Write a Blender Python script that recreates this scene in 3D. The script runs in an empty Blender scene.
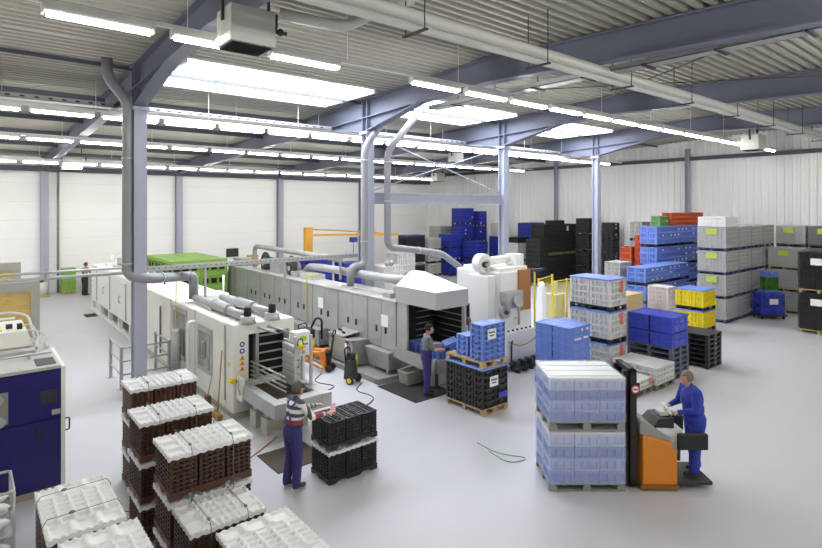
import bpy, math, random
from mathutils import Vector, Matrix
R = random.Random(7)
SC = bpy.context.scene
COL = SC.collection
PI = math.pi
ORD = ['zeroth', 'first', 'second', 'third', 'fourth', 'fifth', 'sixth', 'seventh', 'eighth', 'ninth', 'tenth', 'eleventh',
       'twelfth', 'thirteenth', 'fourteenth', 'fifteenth', 'sixteenth', 'seventeenth', 'eighteenth', 'nineteenth', 'twentieth',
       'twenty-first', 'twenty-second', 'twenty-third', 'twenty-fourth']

# ---------------------------------------------------------------- materials
def lin(h):
    h = h.lstrip('#')
    out = []
    for i in (0, 2, 4):
        c = int(h[i:i + 2], 16) / 255
        out.append(c / 12.92 if c <= .04045 else ((c + .055) / 1.055) ** 2.4)
    return (*out, 1)

MATS = {}
def M(name, hexc='808080', rough=.5, metal=0, var=.07, vs=5.0, bump=0, bs=60, emit=0, alpha=1, spec=.5):
    if name in MATS:
        return MATS[name]
    m = bpy.data.materials.new(name)
    m.use_nodes = True
    nt = m.node_tree
    b = nt.nodes['Principled BSDF']
    c = lin(hexc)
    b.inputs['Roughness'].default_value = rough
    b.inputs['Metallic'].default_value = metal
    b.inputs['Specular IOR Level'].default_value = spec
    tc = nt.nodes.new('ShaderNodeTexCoord')
    nz = nt.nodes.new('ShaderNodeTexNoise')
    nz.inputs['Scale'].default_value = vs
    nz.inputs['Detail'].default_value = 4
    nt.links.new(tc.outputs['Object'], nz.inputs['Vector'])
    mx = nt.nodes.new('ShaderNodeMix')
    mx.data_type = 'RGBA'
    mx.inputs[6].default_value = (*[x * (1 - var) for x in c[:3]], 1)
    mx.inputs[7].default_value = (*[min(1, x * (1 + var)) for x in c[:3]], 1)
    nt.links.new(nz.outputs['Fac'], mx.inputs[0])
    nt.links.new(mx.outputs[2], b.inputs['Base Color'])
    if bump:
        n2 = nt.nodes.new('ShaderNodeTexNoise')
        n2.inputs['Scale'].default_value = bs
        nt.links.new(tc.outputs['Object'], n2.inputs['Vector'])
        bp = nt.nodes.new('ShaderNodeBump')
        bp.inputs['Strength'].default_value = bump
        bp.inputs['Distance'].default_value = .01
        nt.links.new(n2.outputs['Fac'], bp.inputs['Height'])
        nt.links.new(bp.outputs['Normal'], b.inputs['Normal'])
    if emit:
        b.inputs['Emission Color'].default_value = c
        b.inputs['Emission Strength'].default_value = emit
    if alpha < 1:
        b.inputs['Alpha'].default_value = alpha
    MATS[name] = m
    return m

def stripes(name, axis, stops, rough=.8):
    """cloth with hard bands along one object axis: stops = [(pos 0..2 m, hex)]"""
    m = bpy.data.materials.new(name)
    m.use_nodes = True
    nt = m.node_tree
    b = nt.nodes['Principled BSDF']
    b.inputs['Roughness'].default_value = rough
    tc = nt.nodes.new('ShaderNodeTexCoord')
    sp = nt.nodes.new('ShaderNodeSeparateXYZ')
    nt.links.new(tc.outputs['Object'], sp.inputs[0])
    dv = nt.nodes.new('ShaderNodeMath')
    dv.operation = 'MULTIPLY'
    dv.inputs[1].default_value = .5
    nt.links.new(sp.outputs['XYZ'.index(axis)], dv.inputs[0])
    cr = nt.nodes.new('ShaderNodeValToRGB')
    cr.color_ramp.interpolation = 'CONSTANT'
    el = cr.color_ramp.elements
    while len(el) < len(stops):
        el.new(.5)
    for e, (p, h) in zip(el, stops):
        e.position = p / 2
        e.color = lin(h)
    nt.links.new(dv.outputs[0], cr.inputs[0])
    nt.links.new(cr.outputs[0], b.inputs['Base Color'])
    MATS[name] = m
    return m

def brick_mat():
    m = bpy.data.materials.new('yellow_brick')
    m.use_nodes = True
    nt = m.node_tree
    b = nt.nodes['Principled BSDF']
    b.inputs['Roughness'].default_value = .8
    tc = nt.nodes.new('ShaderNodeTexCoord')
    mp = nt.nodes.new('ShaderNodeMapping')
    mp.inputs['Rotation'].default_value = (PI / 2, 0, 0)
    bt = nt.nodes.new('ShaderNodeTexBrick')
    bt.inputs['Color1'].default_value = lin('c9a548')
    bt.inputs['Color2'].default_value = lin('bb963a')
    bt.inputs['Mortar'].default_value = lin('a9a58a')
    bt.inputs['Scale'].default_value = 1
    bt.inputs['Brick Width'].default_value = .24
    bt.inputs['Row Height'].default_value = .1
    bt.inputs['Mortar Size'].default_value = .012
    nt.links.new(tc.outputs['Object'], mp.inputs[0])
    nt.links.new(mp.outputs[0], bt.inputs['Vector'])
    nt.links.new(bt.outputs['Color'], b.inputs['Base Color'])
    MATS['yellow_brick'] = m
    return m

# ---------------------------------------------------------------- mesh builder
class MB:
    def __init__(s):
        s.v, s.f, s.m, s.s = [], [], [], []

    def add(s, vs, fs, mi=0, smooth=False):
        o = len(s.v)
        s.v += [tuple(v) for v in vs]
        for f in fs:
            s.f.append([i + o for i in f])
            s.m.append(mi)
            s.s.append(smooth)
        return s

    def box(s, x0, y0, z0, x1, y1, z1, mi=0):
        return s.add([(x0, y0, z0), (x1, y0, z0), (x1, y1, z0), (x0, y1, z0), (x0, y0, z1), (x1, y0, z1), (x1, y1, z1), (x0, y1, z1)],
                     [(3, 2, 1, 0), (4, 5, 6, 7), (0, 1, 5, 4), (1, 2, 6, 5), (2, 3, 7, 6), (3, 0, 4, 7)], mi)

    def rbox(s, x0, y0, z0, x1, y1, z1, c=.02, mi=0):
        """box with its vertical and top edges cut by a small chamfer"""
        def ring(i, z):
            return [(x0 + i, y0, z), (x1 - i, y0, z), (x1, y0 + i, z), (x1, y1 - i, z), (x1 - i, y1, z), (x0 + i, y1, z), (x0, y1 - i, z), (x0, y0 + i, z)]
        k = c * .98
        top = [(x0 + c, y0 + k, z1), (x1 - c, y0 + k, z1), (x1 - k, y0 + c, z1), (x1 - k, y1 - c, z1), (x1 - c, y1 - k, z1), (x0 + c, y1 - k, z1), (x0 + k, y1 - c, z1), (x0 + k, y0 + c, z1)]
        vs = ring(c, z0) + ring(c, z1 - c) + top
        fs = [tuple(range(7, -1, -1)), tuple(range(16, 24))]
        for a in (0, 8):
            for i in range(8):
                j = (i + 1) % 8
                fs.append((a + i, a + j, a + 8 + j, a + 8 + i))
        return s.add(vs, fs, mi)

    def hexa(s, b, t, mi=0):
        """eight free corners: bottom ring and top ring"""
        return s.add(list(b) + list(t), [(3, 2, 1, 0), (4, 5, 6, 7), (0, 1, 5, 4), (1, 2, 6, 5), (2, 3, 7, 6), (3, 0, 4, 7)], mi)

    def prism(s, poly, axis, a, b, mi=0):
        n = len(poly)
        def P(p, k):
            return (k, p[0], p[1]) if axis == 'x' else ((p[0], k, p[1]) if axis == 'y' else (p[0], p[1], k))
        vs = [P(p, a) for p in poly] + [P(p, b) for p in poly]
        fs = [tuple(range(n - 1, -1, -1)), tuple(range(n, 2 * n))] + [(i, (i + 1) % n, n + (i + 1) % n, n + i) for i in range(n)]
        return s.add(vs, fs, mi)

    def tube(s, pts, r, n=10, mi=0, smooth=True):
        pts = [Vector(p) for p in pts]
        rs = r if isinstance(r, (list, tuple)) else [r] * len(pts)
        vs, fs, prev = [], [], None
        for i, p in enumerate(pts):
            d = (pts[min(i + 1, len(pts) - 1)] - p).normalized() + (p - pts[max(i - 1, 0)]).normalized()
            d = d.normalized() if d.length > 1e-6 else Vector((0, 0, 1))
            if prev is None:
                prev = d.orthogonal().normalized()
            a = (prev - d * prev.dot(d)).normalized()
            prev = a
            b = d.cross(a)
            for k in range(n):
                t = 2 * PI * k / n
                vs.append(p + (a * math.cos(t) + b * math.sin(t)) * rs[i])
        for i in range(len(pts) - 1):
            for k in range(n):
                k2 = (k + 1) % n
                fs.append((i * n + k, i * n + k2, (i + 1) * n + k2, (i + 1) * n + k))
        s.add(vs, fs, mi, smooth)
        o = len(s.v) - len(vs)
        for ring, rev in ((0, True), (len(pts) - 1, False)):
            f = [o + ring * n + k for k in range(n)]
            s.f.append(f[::-1] if rev else f)
            s.m.append(mi)
            s.s.append(False)
        return s

    def ell(s, c, r, n=14, m=9, mi=0):
        vs, fs = [], []
        for i in range(1, m):
            a = PI * i / m
            for k in range(n):
                t = 2 * PI * k / n
                vs.append((c[0] + r[0] * math.sin(a) * math.cos(t), c[1] + r[1] * math.sin(a) * math.sin(t), c[2] + r[2] * math.cos(a)))
        T, B = len(vs), len(vs) + 1
        vs += [(c[0], c[1], c[2] + r[2]), (c[0], c[1], c[2] - r[2])]
        for i in range(m - 2):
            for k in range(n):
                k2 = (k + 1) % n
                fs.append((i * n + k, (i + 1) * n + k, (i + 1) * n + k2, i * n + k2))
        for k in range(n):
            k2 = (k + 1) % n
            fs.append((T, k, k2))
            fs.append((B, (m - 2) * n + k2, (m - 2) * n + k))
        return s.add(vs, fs, mi, True)

    def mesh(s, name, mats, off=(0, 0, 0)):
        me = bpy.data.meshes.new(name)
        me.from_pydata([(v[0] - off[0], v[1] - off[1], v[2] - off[2]) for v in s.v], [], s.f)
        for m in (mats if isinstance(mats, (list, tuple)) else [mats]):
            me.materials.append(m)
        me.polygons.foreach_set('material_index', s.m)
        me.polygons.foreach_set('use_smooth', s.s)
        me.update()
        return me

def bend(pts, rad=.25, seg=5):
    """round the inner corners of a path"""
    pts = [Vector(p) for p in pts]
    out = [pts[0]]
    for a, b, c in zip(pts, pts[1:], pts[2:]):
        d1, d2 = (a - b), (c - b)
        k = min(rad, d1.length * .48, d2.length * .48)
        p, q = b + d1.normalized() * k, b + d2.normalized() * k
        for i in range(seg + 1):
            t = i / seg
            out.append(p * (1 - t) ** 2 + b * 2 * t * (1 - t) + q * t * t)
    out.append(pts[-1])
    return out

# ---------------------------------------------------------------- objects
def tag(o, label, cat, group=None):
    o['label'] = label
    o['category'] = cat
    if group:
        o['group'] = group
    return o

def thing(name, label, cat, loc=(0, 0, 0), rz=0, group=None):
    o = bpy.data.objects.new(name, None)
    o.empty_display_size = .1
    COL.objects.link(o)
    o.location = loc
    o.rotation_euler = (0, 0, rz)
    return tag(o, label, cat, group)

def part(t, name, mb, mats, label=None, bevel=0, local=False):
    """a mesh under thing t; shapes are in world axes unless local (or t is turned)"""
    r = t
    off = Vector((0, 0, 0))
    if not local:
        while r is not None:
            off += r.location
            r = r.parent
    o = bpy.data.objects.new(name, mb.mesh(name, mats, off) if isinstance(mb, MB) else mb)
    COL.objects.link(o)
    o.parent = t
    if label:
        o['label'] = label
    if bevel:
        bv(o, bevel)
    return o

def bv(o, w):
    b = o.modifiers.new('bevel', 'BEVEL')
    b.width = w
    b.segments = 2
    b.limit_method = 'ANGLE'
    return o

def solo(name, mb, mats, label, cat, group=None, bevel=0, kind=None):
    """a thing that is one mesh, origin at the middle of its base"""
    xs, ys, zs = zip(*mb.v)
    off = ((min(xs) + max(xs)) / 2, (min(ys) + max(ys)) / 2, min(zs))
    o = bpy.data.objects.new(name, mb.mesh(name, mats, off))
    COL.objects.link(o)
    o.location = off
    if label:
        tag(o, label, cat, group)
    if kind:
        o['kind'] = kind
    if bevel:
        bv(o, bevel)
    return o

def struct(name, mb, mats, parent=None, bevel=0):
    if parent is not None:
        return part(parent, name, mb, mats, bevel=bevel)
    return solo(name, mb, mats, None, None, kind='structure', bevel=bevel)

def put(name, me, loc, rz, label, cat, group=None, scale=None):
    """a one-mesh thing that shares mesh data with its like"""
    o = bpy.data.objects.new(name, me)
    COL.objects.link(o)
    o.location = loc
    o.rotation_euler = (0, 0, rz)
    if scale:
        o.scale = scale
    return tag(o, label, cat, group)

def dup(t, loc, rz, label, group=None):
    r = t.copy()
    COL.objects.link(r)
    r.location = loc
    r.rotation_euler = (0, 0, rz)
    r['label'] = label
    if group:
        r['group'] = group
    for c in list(t.children):
        k = c.copy()
        COL.objects.link(k)
        k.parent = r
        for g in list(c.children):
            d = g.copy()
            COL.objects.link(d)
            d.parent = k
    return r

# ---------------------------------------------------------------- palette
WHITE = M('white_paint', 'e9e9e6', .4, var=.02)
CREAM = M('cream_paint', 'e4e3da', .4, var=.03)
STEEL = M('brushed_steel', 'b5b5b2', .42, .55, var=.14, vs=3)
DSTEEL = M('dull_steel', '9a9a95', .5, .4, var=.15)
ZINC = M('zinc', 'b4b5b4', .45, .5, var=.1, vs=6)
DUCT = M('duct_grey', 'a6a6a5', .45, .2, var=.05)
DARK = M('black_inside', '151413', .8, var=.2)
BLACK = M('black_plastic', '1d1c1c', .5, var=.1)
CHAR = M('charcoal', '333333', .6, var=.1)
LAV = M('lavender_steel', 'a5a8b8', .5, var=.05)
LAVD = M('slate_steel', '50535f', .5, var=.06)
BEAM = M('beam_paint', '6d7182', .5, var=.05)
CEIL = M('roof_sheet', 'a9a79b', .55, .1, var=.05, vs=.6)
CRATEBLUE = M('blue_plastic', '6f8ad3', .45, var=.06)
DEEPBLUE = M('deep_blue_plastic', '2e3aa0', .45, var=.08)
ROYAL = M('royal_blue_plastic', '3a47b8', .42, var=.08)
GREYC = M('grey_plastic', 'b0b0ac', .5, var=.08)
PALEC = M('pale_grey_plastic', 'd3d4d0', .5, var=.05)
BLACKC = M('black_crate_plastic', '2b2a2a', .5, var=.15)
BROWN = M('brown_plastic', '533524', .5, var=.3, vs=9)
DBROWN = M('dark_brown_plastic', '40291b', .5, var=.3, vs=9)
LIDW = M('white_lid_plastic', 'dedfde', .45, var=.04)
GREENC = M('lime_green_plastic', '85ac48', .5, var=.08)
GREEND = M('dark_green_plastic', '3d7a24', .5, var=.1)
ORANGEC = M('orange_plastic', 'c0532a', .5, var=.12)
YELLOWC = M('yellow_plastic', 'e6d321', .45, var=.05)
YEL = M('yellow_paint', 'dcc93a', .5, var=.05)
AMBER = M('amber_paint', 'e3a63a', .5, var=.05)
ORANGE = M('orange_paint', 'd98324', .45, var=.05)
WOOD = M('pallet_wood', 'b39a72', .8, var=.2, vs=14)
GWOOD = M('grey_pallet_wood', '77736a', .85, var=.2, vs=14)
PAPER = M('white_paper', 'f0f0ee', .7, var=.01)
INK = M('grey_ink', '6a6a6a', .8)
RED = M('red_paint', 'b5382a', .5)
LIME = M('lime_card', 'b9cc53', .7, var=.03)
NAVY = M('navy_enamel', '1c1b63', .3, var=.05)
CONC = M('concrete', '9d9b92', .85, var=.12, vs=4, bump=.2)
RUBBER = M('rubber_mat', '2a2826', .85, var=.2, vs=20, bump=.3)
BRICK = brick_mat()

# ================================================================ THE HALL
X0W, X1W, Y0W, Y1W = -16.0, 31.0, -9.0, 35.4
FRAMES = [-3.5, 3.4, 10.36, 17.15, 24.05]
YC = 14.8
def roof(y):
    return 8.50 - .042 * abs(y - 9.5)

def floor_mat():
    m = M('floor_coating', 'bfbfc2', .32, var=.025, vs=.5, spec=.35)
    nt = m.node_tree
    b = nt.nodes['Principled BSDF']
    tc = nt.nodes.new('ShaderNodeTexCoord')
    n = nt.nodes.new('ShaderNodeTexNoise')
    n.inputs['Scale'].default_value = 1.7
    n.inputs['Detail'].default_value = 6
    mr = nt.nodes.new('ShaderNodeMapRange')
    mr.inputs[3].default_value = .3
    mr.inputs[4].default_value = .5
    nt.links.new(tc.outputs['Object'], n.inputs['Vector'])
    nt.links.new(n.outputs['Fac'], mr.inputs[0])
    nt.links.new(mr.outputs[0], b.inputs['Roughness'])
    return m
struct('floor', MB().box(X0W - .3, Y0W - .3, -.15, X1W + .3, Y1W + .3, 0), floor_mat())

# far wall of smooth panels with fine level joints
w = MB()
z = 0
while z < 8:
    w.box(X0W - .3, Y1W, z, X1W + .3, Y1W + .25, min(z + .99, 8.3))
    z += 1.0
w.box(X0W - .3, Y1W + .012, 0, X1W + .3, Y1W + .26, 8.3, 1)
struct('wall_back', w, [M('wall_panel', 'f6f6f4', .5, var=.012, vs=.4), M('wall_joint', 'd4d4d2', .6)])
# right wall: upright trapezoid cladding
w = MB()
pts, y = [], Y0W - .3
while y < Y1W + .3:
    pts += [(X1W + .05, y), (X1W + .05, y + .16), (X1W + .005, y + .19), (X1W + .005, y + .30)]
    y += .333
poly = pts
vs = [(p[0], p[1], 0) for p in poly] + [(p[0], p[1], 8.9) for p in poly]
n = len(poly)
w.add(vs, [(i, n + i, n + i + 1, i + 1) for i in range(n - 1)])
w.box(X1W + .08, Y0W - .3, 0, X1W + .3, Y1W + .3, 8.9)
struct('wall_right', w, M('wall_cladding', 'f4f4f3', .6, 0, var=.02, vs=.5))
struct('wall_left', MB().box(X0W - .3, Y0W, 0, X0W, Y1W, 8.9), WHITE)
struct('wall_front', MB().box(X0W - .3, Y0W - .3, 0, X1W + .3, Y0W, 8.9), WHITE)

# roof of trapezoid sheet, ribs along x, with skylight openings
SKY_Y = (13.55, 16.45)
SKY_B = [(4.15, 9.75), (11.1, 16.5), (17.95, 23.4)]
def sheet(x0, x1, ya, yb, mb):
    pts, y = [], ya
    while y < yb - .01:
        for dy, dz in ((0, 0), (.085, 0), (.125, .1), (.21, .1)):
            if y + dy < yb:
                pts.append((y + dy, roof(y + dy) + dz))
        y += .25
    pts.append((yb, roof(yb)))
    n = len(pts)
    vs = [(x0, p[0], p[1]) for p in pts] + [(x1, p[0], p[1]) for p in pts]
    mb.add(vs, [(i, i + 1, n + i + 1, n + i) for i in range(n - 1)])
c = MB()
sheet(X0W - .3, X1W + .3, Y0W - .3, SKY_Y[0], c)
sheet(X0W - .3, X1W + .3, SKY_Y[1], Y1W + .3, c)
e = [X0W - .3] + [v for b in SKY_B for v in b] + [X1W + .3]
for a, b in zip(e[::2], e[1::2]):
    sheet(a, b, SKY_Y[0], SKY_Y[1], c)
struct('ceiling', c, CEIL)
# skylights: bright translucent double panels between the frames
SKYM = M('skylight_panel', 'eaf0ff', .6, emit=8.5, var=0)
for k, (a, b) in enumerate(SKY_B):
    g = MB()
    y0, y1 = SKY_Y
    z0, z1 = roof(y0) + .1, roof(y1) + .1
    g.add([(a, y0, z0), (b, y0, z0), (b, y1, z1), (a, y1, z1)], [(0, 1, 2, 3)])
    o = struct('window_%d' % (k + 1), g, SKYM)
    f = MB()
    for xx in (a, b):
        f.box(xx - .04, y0, z1 - .12, xx + .04, y1, z0 + .02)
    f.box(a, y0 - .04, z0 - .14, b, y0 + .04, z0 + .02)
    f.box(a, y1 - .04, z1 - .14, b, y1 + .04, z1 + .02)
    for i in range(1, 4):
        f.box(a + (b - a) * i / 4 - .02, y0, z1 + .0, a + (b - a) * i / 4 + .02, y1, z1 + .03)
    struct('window_frame', f, WHITE, parent=o)
# second strip far down the roof, two bays of it
for k, (a, b) in enumerate([(-2.6, 2.75), (4.4, 7.2)]):
    g = MB().box(a, 26.6, roof(27) - .03, b, 28.2, roof(27) + .06)
    struct('window_%d' % (k + 4), g, M('skylight_far', 'fbfcff', .6, emit=4, var=0))

# columns: H-sections in the middle row, lighter ones on the far wall
def hsec(mb, x, y, z0, z1, bx=.3, by=.3, t=.03):
    mb.box(x - bx / 2, y - by / 2, z0, x + bx / 2, y - by / 2 + t, z1)
    mb.box(x - bx / 2, y + by / 2 - t, z0, x + bx / 2, y + by / 2, z1)
    mb.box(x - t / 2, y - by / 2 + t, z0, x + t / 2, y + by / 2 - t, z1)
for k, x in enumerate(FRAMES):
    m = MB()
    hsec(m, x, YC, 0, 7.2)
    m.box(x - .3, YC - .3, 0, x + .3, YC + .3, .03)
    m.box(x - .2, YC - .22, 7.1, x + .2, YC + .22, 7.18)
    struct('column', m, LAV)
    # rafter: I-beam that follows the roof, haunched over the column
    m = MB()
    for ya, yb in ((Y0W, 9.5), (9.5, Y1W)):
        za, zb = roof(ya) - .02, roof(yb) - .02
        d = .62
        for (h0, h1, hw) in ((0, .035, .15), (d - .035, d, .15), (0, d, .014)):
            m.hexa([(x - hw, ya, za - h1), (x + hw, ya, za - h1), (x + hw, yb, zb - h1), (x - hw, yb, zb - h1)],
                   [(x - hw, ya, za - h0), (x + hw, ya, za - h0), (x + hw, yb, zb - h0), (x - hw, yb, zb - h0)])
    for s in (-1, 1):
        ye = YC + s * 2.9
        ze = roof(ye) - .62
        z0 = 7.18
        yi = YC + s * .02
        zt = roof(YC) - .6
        a = [(x - .013, min(yi, ye), (z0 if s > 0 else ze)), (x + .013, min(yi, ye), (z0 if s > 0 else ze)),
             (x + .013, max(yi, ye), (ze if s > 0 else z0)), (x - .013, max(yi, ye), (ze if s > 0 else z0))]
        b = [(x - .013, min(yi, ye), zt + (0 if s > 0 else .0)), (x + .013, min(yi, ye), zt), (x + .013, max(yi, ye), zt), (x - .013, max(yi, ye), zt)]
        b = [(p[0], p[1], max(p[2], q[2] + .005)) for p, q in zip(b, a)]
        m.hexa(a, b)
        m.hexa([(x - .15, yi, z0), (x + .15, yi, z0), (x + .15, ye, ze), (x - .15, ye, ze)] if s > 0 else
               [(x - .15, ye, ze), (x + .15, ye, ze), (x + .15, yi, z0), (x - .15, yi, z0)],
               [(x - .15, yi, z0 + .035), (x + .15, yi, z0 + .035), (x + .15, ye, ze + .035), (x - .15, ye, ze + .035)] if s > 0 else
               [(x - .15, ye, ze + .035), (x + .15, ye, ze + .035), (x + .15, yi, z0 + .035), (x - .15, yi, z0 + .035)])
    for yy in (YC - .15, YC + .12):
        m.box(x - .14, yy, 7.2, x + .14, yy + .03, roof(YC) - .05)
    struct('roof_beam', m, BEAM)
    m = MB()
    hsec(m, x, Y1W - .2, 0, roof(Y1W) - .6, .36, .34)
    struct('wall_column', m, LAV)
for yy in (8.3, 15.2, 19, 23, 26.3, 29.8, 33):
    struct('purlin', MB().box(X0W, yy - .05, roof(yy) - (.1 if yy == 15.2 else .17), X1W, yy + .05, roof(yy) - .01), LAVD)
struct('eave_beam', MB().box(X0W, Y1W - .45, 6.62, X1W, Y1W - .3, 6.9), LAVD)
struct('trim_top', MB().box(X1W - .14, Y0W, 7.25, X1W, Y1W, 7.45), LAVD)
m = MB()
hsec(m, X1W - .16, 22.0, 0, 7.8, .2, .2)
struct('wall_column', m, LAV)
m = MB()
hsec(m, X1W - .16, 13.4, 0, 7.9, .2, .2)
struct('wall_column', m, LAV)
# bracing between the second and third column of the middle row
m = MB()
m.box(10.52, YC - .1, 4.8, 17.0, YC + .1, 4.84).box(10.52, YC - .1, 5.14, 17.0, YC + .1, 5.18).box(10.52, YC - .015, 4.84, 17.0, YC + .015, 5.14)
struct('brace_beam', m, LAV)
for a, b in (((10.55, 5.25), (16.95, 7.1)), ((10.55, 7.1), (16.95, 5.25))):
    struct('brace_rod', MB().tube([(a[0], YC, a[1]), (b[0], YC, b[1])], .018, 6), LAV)
for a, b in (((10.6, 2.5), (16.9, 12.2)), ((10.6, 12.2), (16.9, 2.5))):
    struct('brace_rod', MB().tube([(a[0], a[1], roof(a[1]) - .35), (b[0], b[1], roof(b[1]) - .35)], .012, 6), CHAR)

# ---------------------------------------------------------------- tube lamps in rows
TUBE = M('lit_tube', 'fffdf8', .5, emit=26, var=0)
hous = MB().box(-.72, -.075, .05, .72, .075, .11).prism([(-.075, .05), (-.06, .02), (.06, .02), (.075, .05)], 'x', -.72, .72)
hous.box(-.72, -.07, -.02, -.69, .07, .05).box(.69, -.07, -.02, .72, .07, .05)
tube = MB().box(-.66, -.042, -.045, .66, .042, .02)
HOUS, TUB = hous.mesh('housing', WHITE), tube.mesh('tube', TUBE)
def lamp_row(Y, z, xs, where, group):
    n = len(xs)
    for k, x in enumerate(xs):
        i = n - k
        t = thing('hanging_tube_lamp', 'lit white tube lamp, %s from cladded wall, %s' % (ORD[i] if i < 25 else ORD[i - 20].join(('twenty-', '')), where), 'lamp', (x, Y, z), 0, group)
        part(t, 'housing', HOUS, None, local=True)
        part(t, 'tube', TUB, None, 'lit white tube', local=True)
xs1 = [-13.7, -12.1, -10.5, -8.9, -7.3, -5.7, -4.1, -2.5, -.85] + [.0 + v for v in (.82 + .72, 3.22, 4.84, 8.06, 9.7, 11.31, 12.93, 14.52, 16.1, 17.7, 19.3, 20.9, 22.5, 24.1, 25.7, 27.3, 28.95)]  # leftmost lamps of this and the following rows: unseen, added to brighten left-facing sides
lamp_row(8.9, 7.36, xs1, 'frontmost row', 'lamps of the frontmost row')
lamp_row(16.6, 7.13, [-14.0 + 1.6 * i for i in range(27)], 'row below the cable tray', 'lamps of the row by the columns')
lamp_row(23.0, 7.08, [-13.6 + 1.6 * i for i in range(27)], 'row beyond the columns', 'lamps of the row beyond the columns')
lamp_row(30.5, 6.78, [-13.2 + 1.6 * i for i in range(26)], 'row next to the far wall', 'lamps of the row next to the far wall')
lamp_row(1.6, 7.3, [-7.4 + 1.6 * i for i in range(22)], 'row above the gallery', 'lamps of the row above the gallery')  # row out of view, added to brighten sides that face the camera
lamp_row(-5.0, 7.2, [-7.4 + 1.6 * i for i in range(22)], 'row behind the gallery', 'lamps of the row behind the gallery')  # unseen row behind the camera, added for the same fill light
for Y, z, wh in ((8.9, 7.36, 'frontmost'), (16.6, 7.13, 'column'), (23, 7.08, 'third'), (30.5, 6.78, 'far wall')):
    m = MB().box(-4.9, Y - .035, z + .12, 29.6, Y + .035, z + .18)
    for x in range(-4, 30, 3):
        m.tube([(x + .75, Y, z + .18), (x + .75, Y, roof(Y) - .02)], .008, 5)
    solo('lamp_track', m, WHITE, 'thin white track on wires that carries the %s row of tube lamps' % wh, 'lamp track')

# ---------------------------------------------------------------- trays and pipes below the roof
m = MB()
for a, b in ((-3.2, 3.2), (3.6, 10.15), (10.55, 16.95), (17.35, 23.85), (24.25, 27.2)):
    m.box(a, 16.75, 7.44, b, 16.78, 7.56).box(a, 17.15, 7.44, b, 17.18, 7.56).box(a, 16.75, 7.44, b, 17.18, 7.455)
    for i in range(int((b - a) / .3)):
        m.box(a + .1 + i * .3, 16.74, 7.48, a + .2 + i * .3, 16.75, 7.52, 1)
for x in range(-3, 27, 3):
    m.tube([(x + .75, 16.97, 7.56), (x + .75, 16.97, roof(17) - .02)], .01, 5)
solo('cable_tray', m, [ZINC, CHAR], 'long perforated zinc cable tray above the lamp row by the columns', 'cable tray')
m = MB().box(10.75, -2, 7.62, 10.78, 12.2, 7.74).box(11.08, -2, 7.62, 11.11, 12.2, 7.74).box(10.75, -2, 7.62, 11.11, 12.2, 7.635)
for i in range(10):
    m.box(10.66, -1.5 + i * 1.4, 7.58, 11.2, -1.44 + i * 1.4, 7.615, 1)
    m.tube([(10.93, -1.47 + i * 1.4, 7.6), (10.93, -1.47 + i * 1.4, roof(-1.5 + i * 1.4) - .03)], .012, 5, 1)
solo('cable_tray', m, [ZINC, CHAR], 'zinc cable tray hung crosswise under the front roof beam', 'cable tray')
m = MB().tube([(-5, 6.4, 7.62), (30.9, 6.4, 7.62)], .115, 14)
solo('roof_pipe', m, M('pipe_white', 'd0d0cb', .4, var=.02), 'thick white pipe running the length of the hall under the roof', 'pipe')
m = MB().tube([(-5, 6.3, 7.42), (30.9, 6.3, 7.42)], .065, 12)
for x in range(-4, 30, 3):
    for dy in (-.25, .2):
        m.tube([(x + .3, 6.35 + dy, 7.36), (x + .3, 6.35 + dy, roof(6.3) - .02)], .01, 5, 1)
    m.box(x + .27, 6.05, 7.33, x + .33, 6.6, 7.355, 1)
solo('roof_pipe', m, [MATS['pipe_white'], CHAR], 'thinner white pipe hung just below the thick roof pipe', 'pipe')

def heater(loc, rz, s, label):
    t = thing('unit_heater', label, 'heater', loc, rz)
    m = MB().box(-.4 * s, -.33 * s, .16 * s, .4 * s, .33 * s, .62 * s)
    m.hexa([(-.4 * s, -.33 * s, 0), (.4 * s, -.33 * s, 0), (.4 * s, .33 * s, 0), (-.4 * s, .33 * s, 0)],
           [(-.42 * s, -.35 * s, .16 * s), (.42 * s, -.35 * s, .16 * s), (.42 * s, .35 * s, .16 * s), (-.42 * s, .35 * s, .16 * s)])
    part(t, 'casing', m, M('heater_grey', 'c2c2bc', .4, .1), local=True, bevel=.01)
    g = MB()
    for i in range(8):
        y = (-.28 + .08 * i) * s
        g.hexa([(-.36 * s, y, -.03 * s), (.36 * s, y, -.03 * s), (.36 * s, y + .01, -.03 * s), (-.36 * s, y + .01, -.03 * s)],
               [(-.36 * s, y + .04 * s, .02), (.36 * s, y + .04 * s, .02), (.36 * s, y + .05 * s, .02), (-.36 * s, y + .05 * s, .02)])
    part(t, 'louvre', g, CHAR, 'dark louvre blades', local=True)
    for sx in (-.42, .42):
        part(t, 'hanger', MB().box(sx * s - .015, -.03, .4 * s, sx * s + .015, .03, roof(loc[1]) - loc[2] - .01), CHAR, local=True)
    v = MB().tube(bend([(.42 * s, .1, .45 * s), (.62 * s, .1, .45 * s), (.62 * s, .1, .75 * s)], .08), .03, 8)
    v.tube([(.4 * s, -.12, .35 * s), (.7 * s, -.12, .35 * s)], .035, 8)
    v.ell((.58 * s, -.12, .35 * s), (.06, .06, .06))
    part(t, 'valve', v, BLACK, 'black valve fittings', local=True)
    return t
heater((3.38, 8.1, 7.16), 0, .88, 'louvred grey air heater hung under the roof beside the frontmost lamps')
heater((4.1, 31.0, 6.5), 0, 1.0, 'small pale heater hung at the far end of the first roof beam')
heater((25.2, 8.3, 7.05), 0, 1.0, 'pale heater hung by the cladded wall past the last front lamp')
heater((19.5, 20.0, 7.0), 0, .75, 'small white heater hung behind the third column bracing')
heater((27.2, 29.8, 6.6), 0, 1.0, 'dull grey heater hung in the far corner of the hall')
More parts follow.
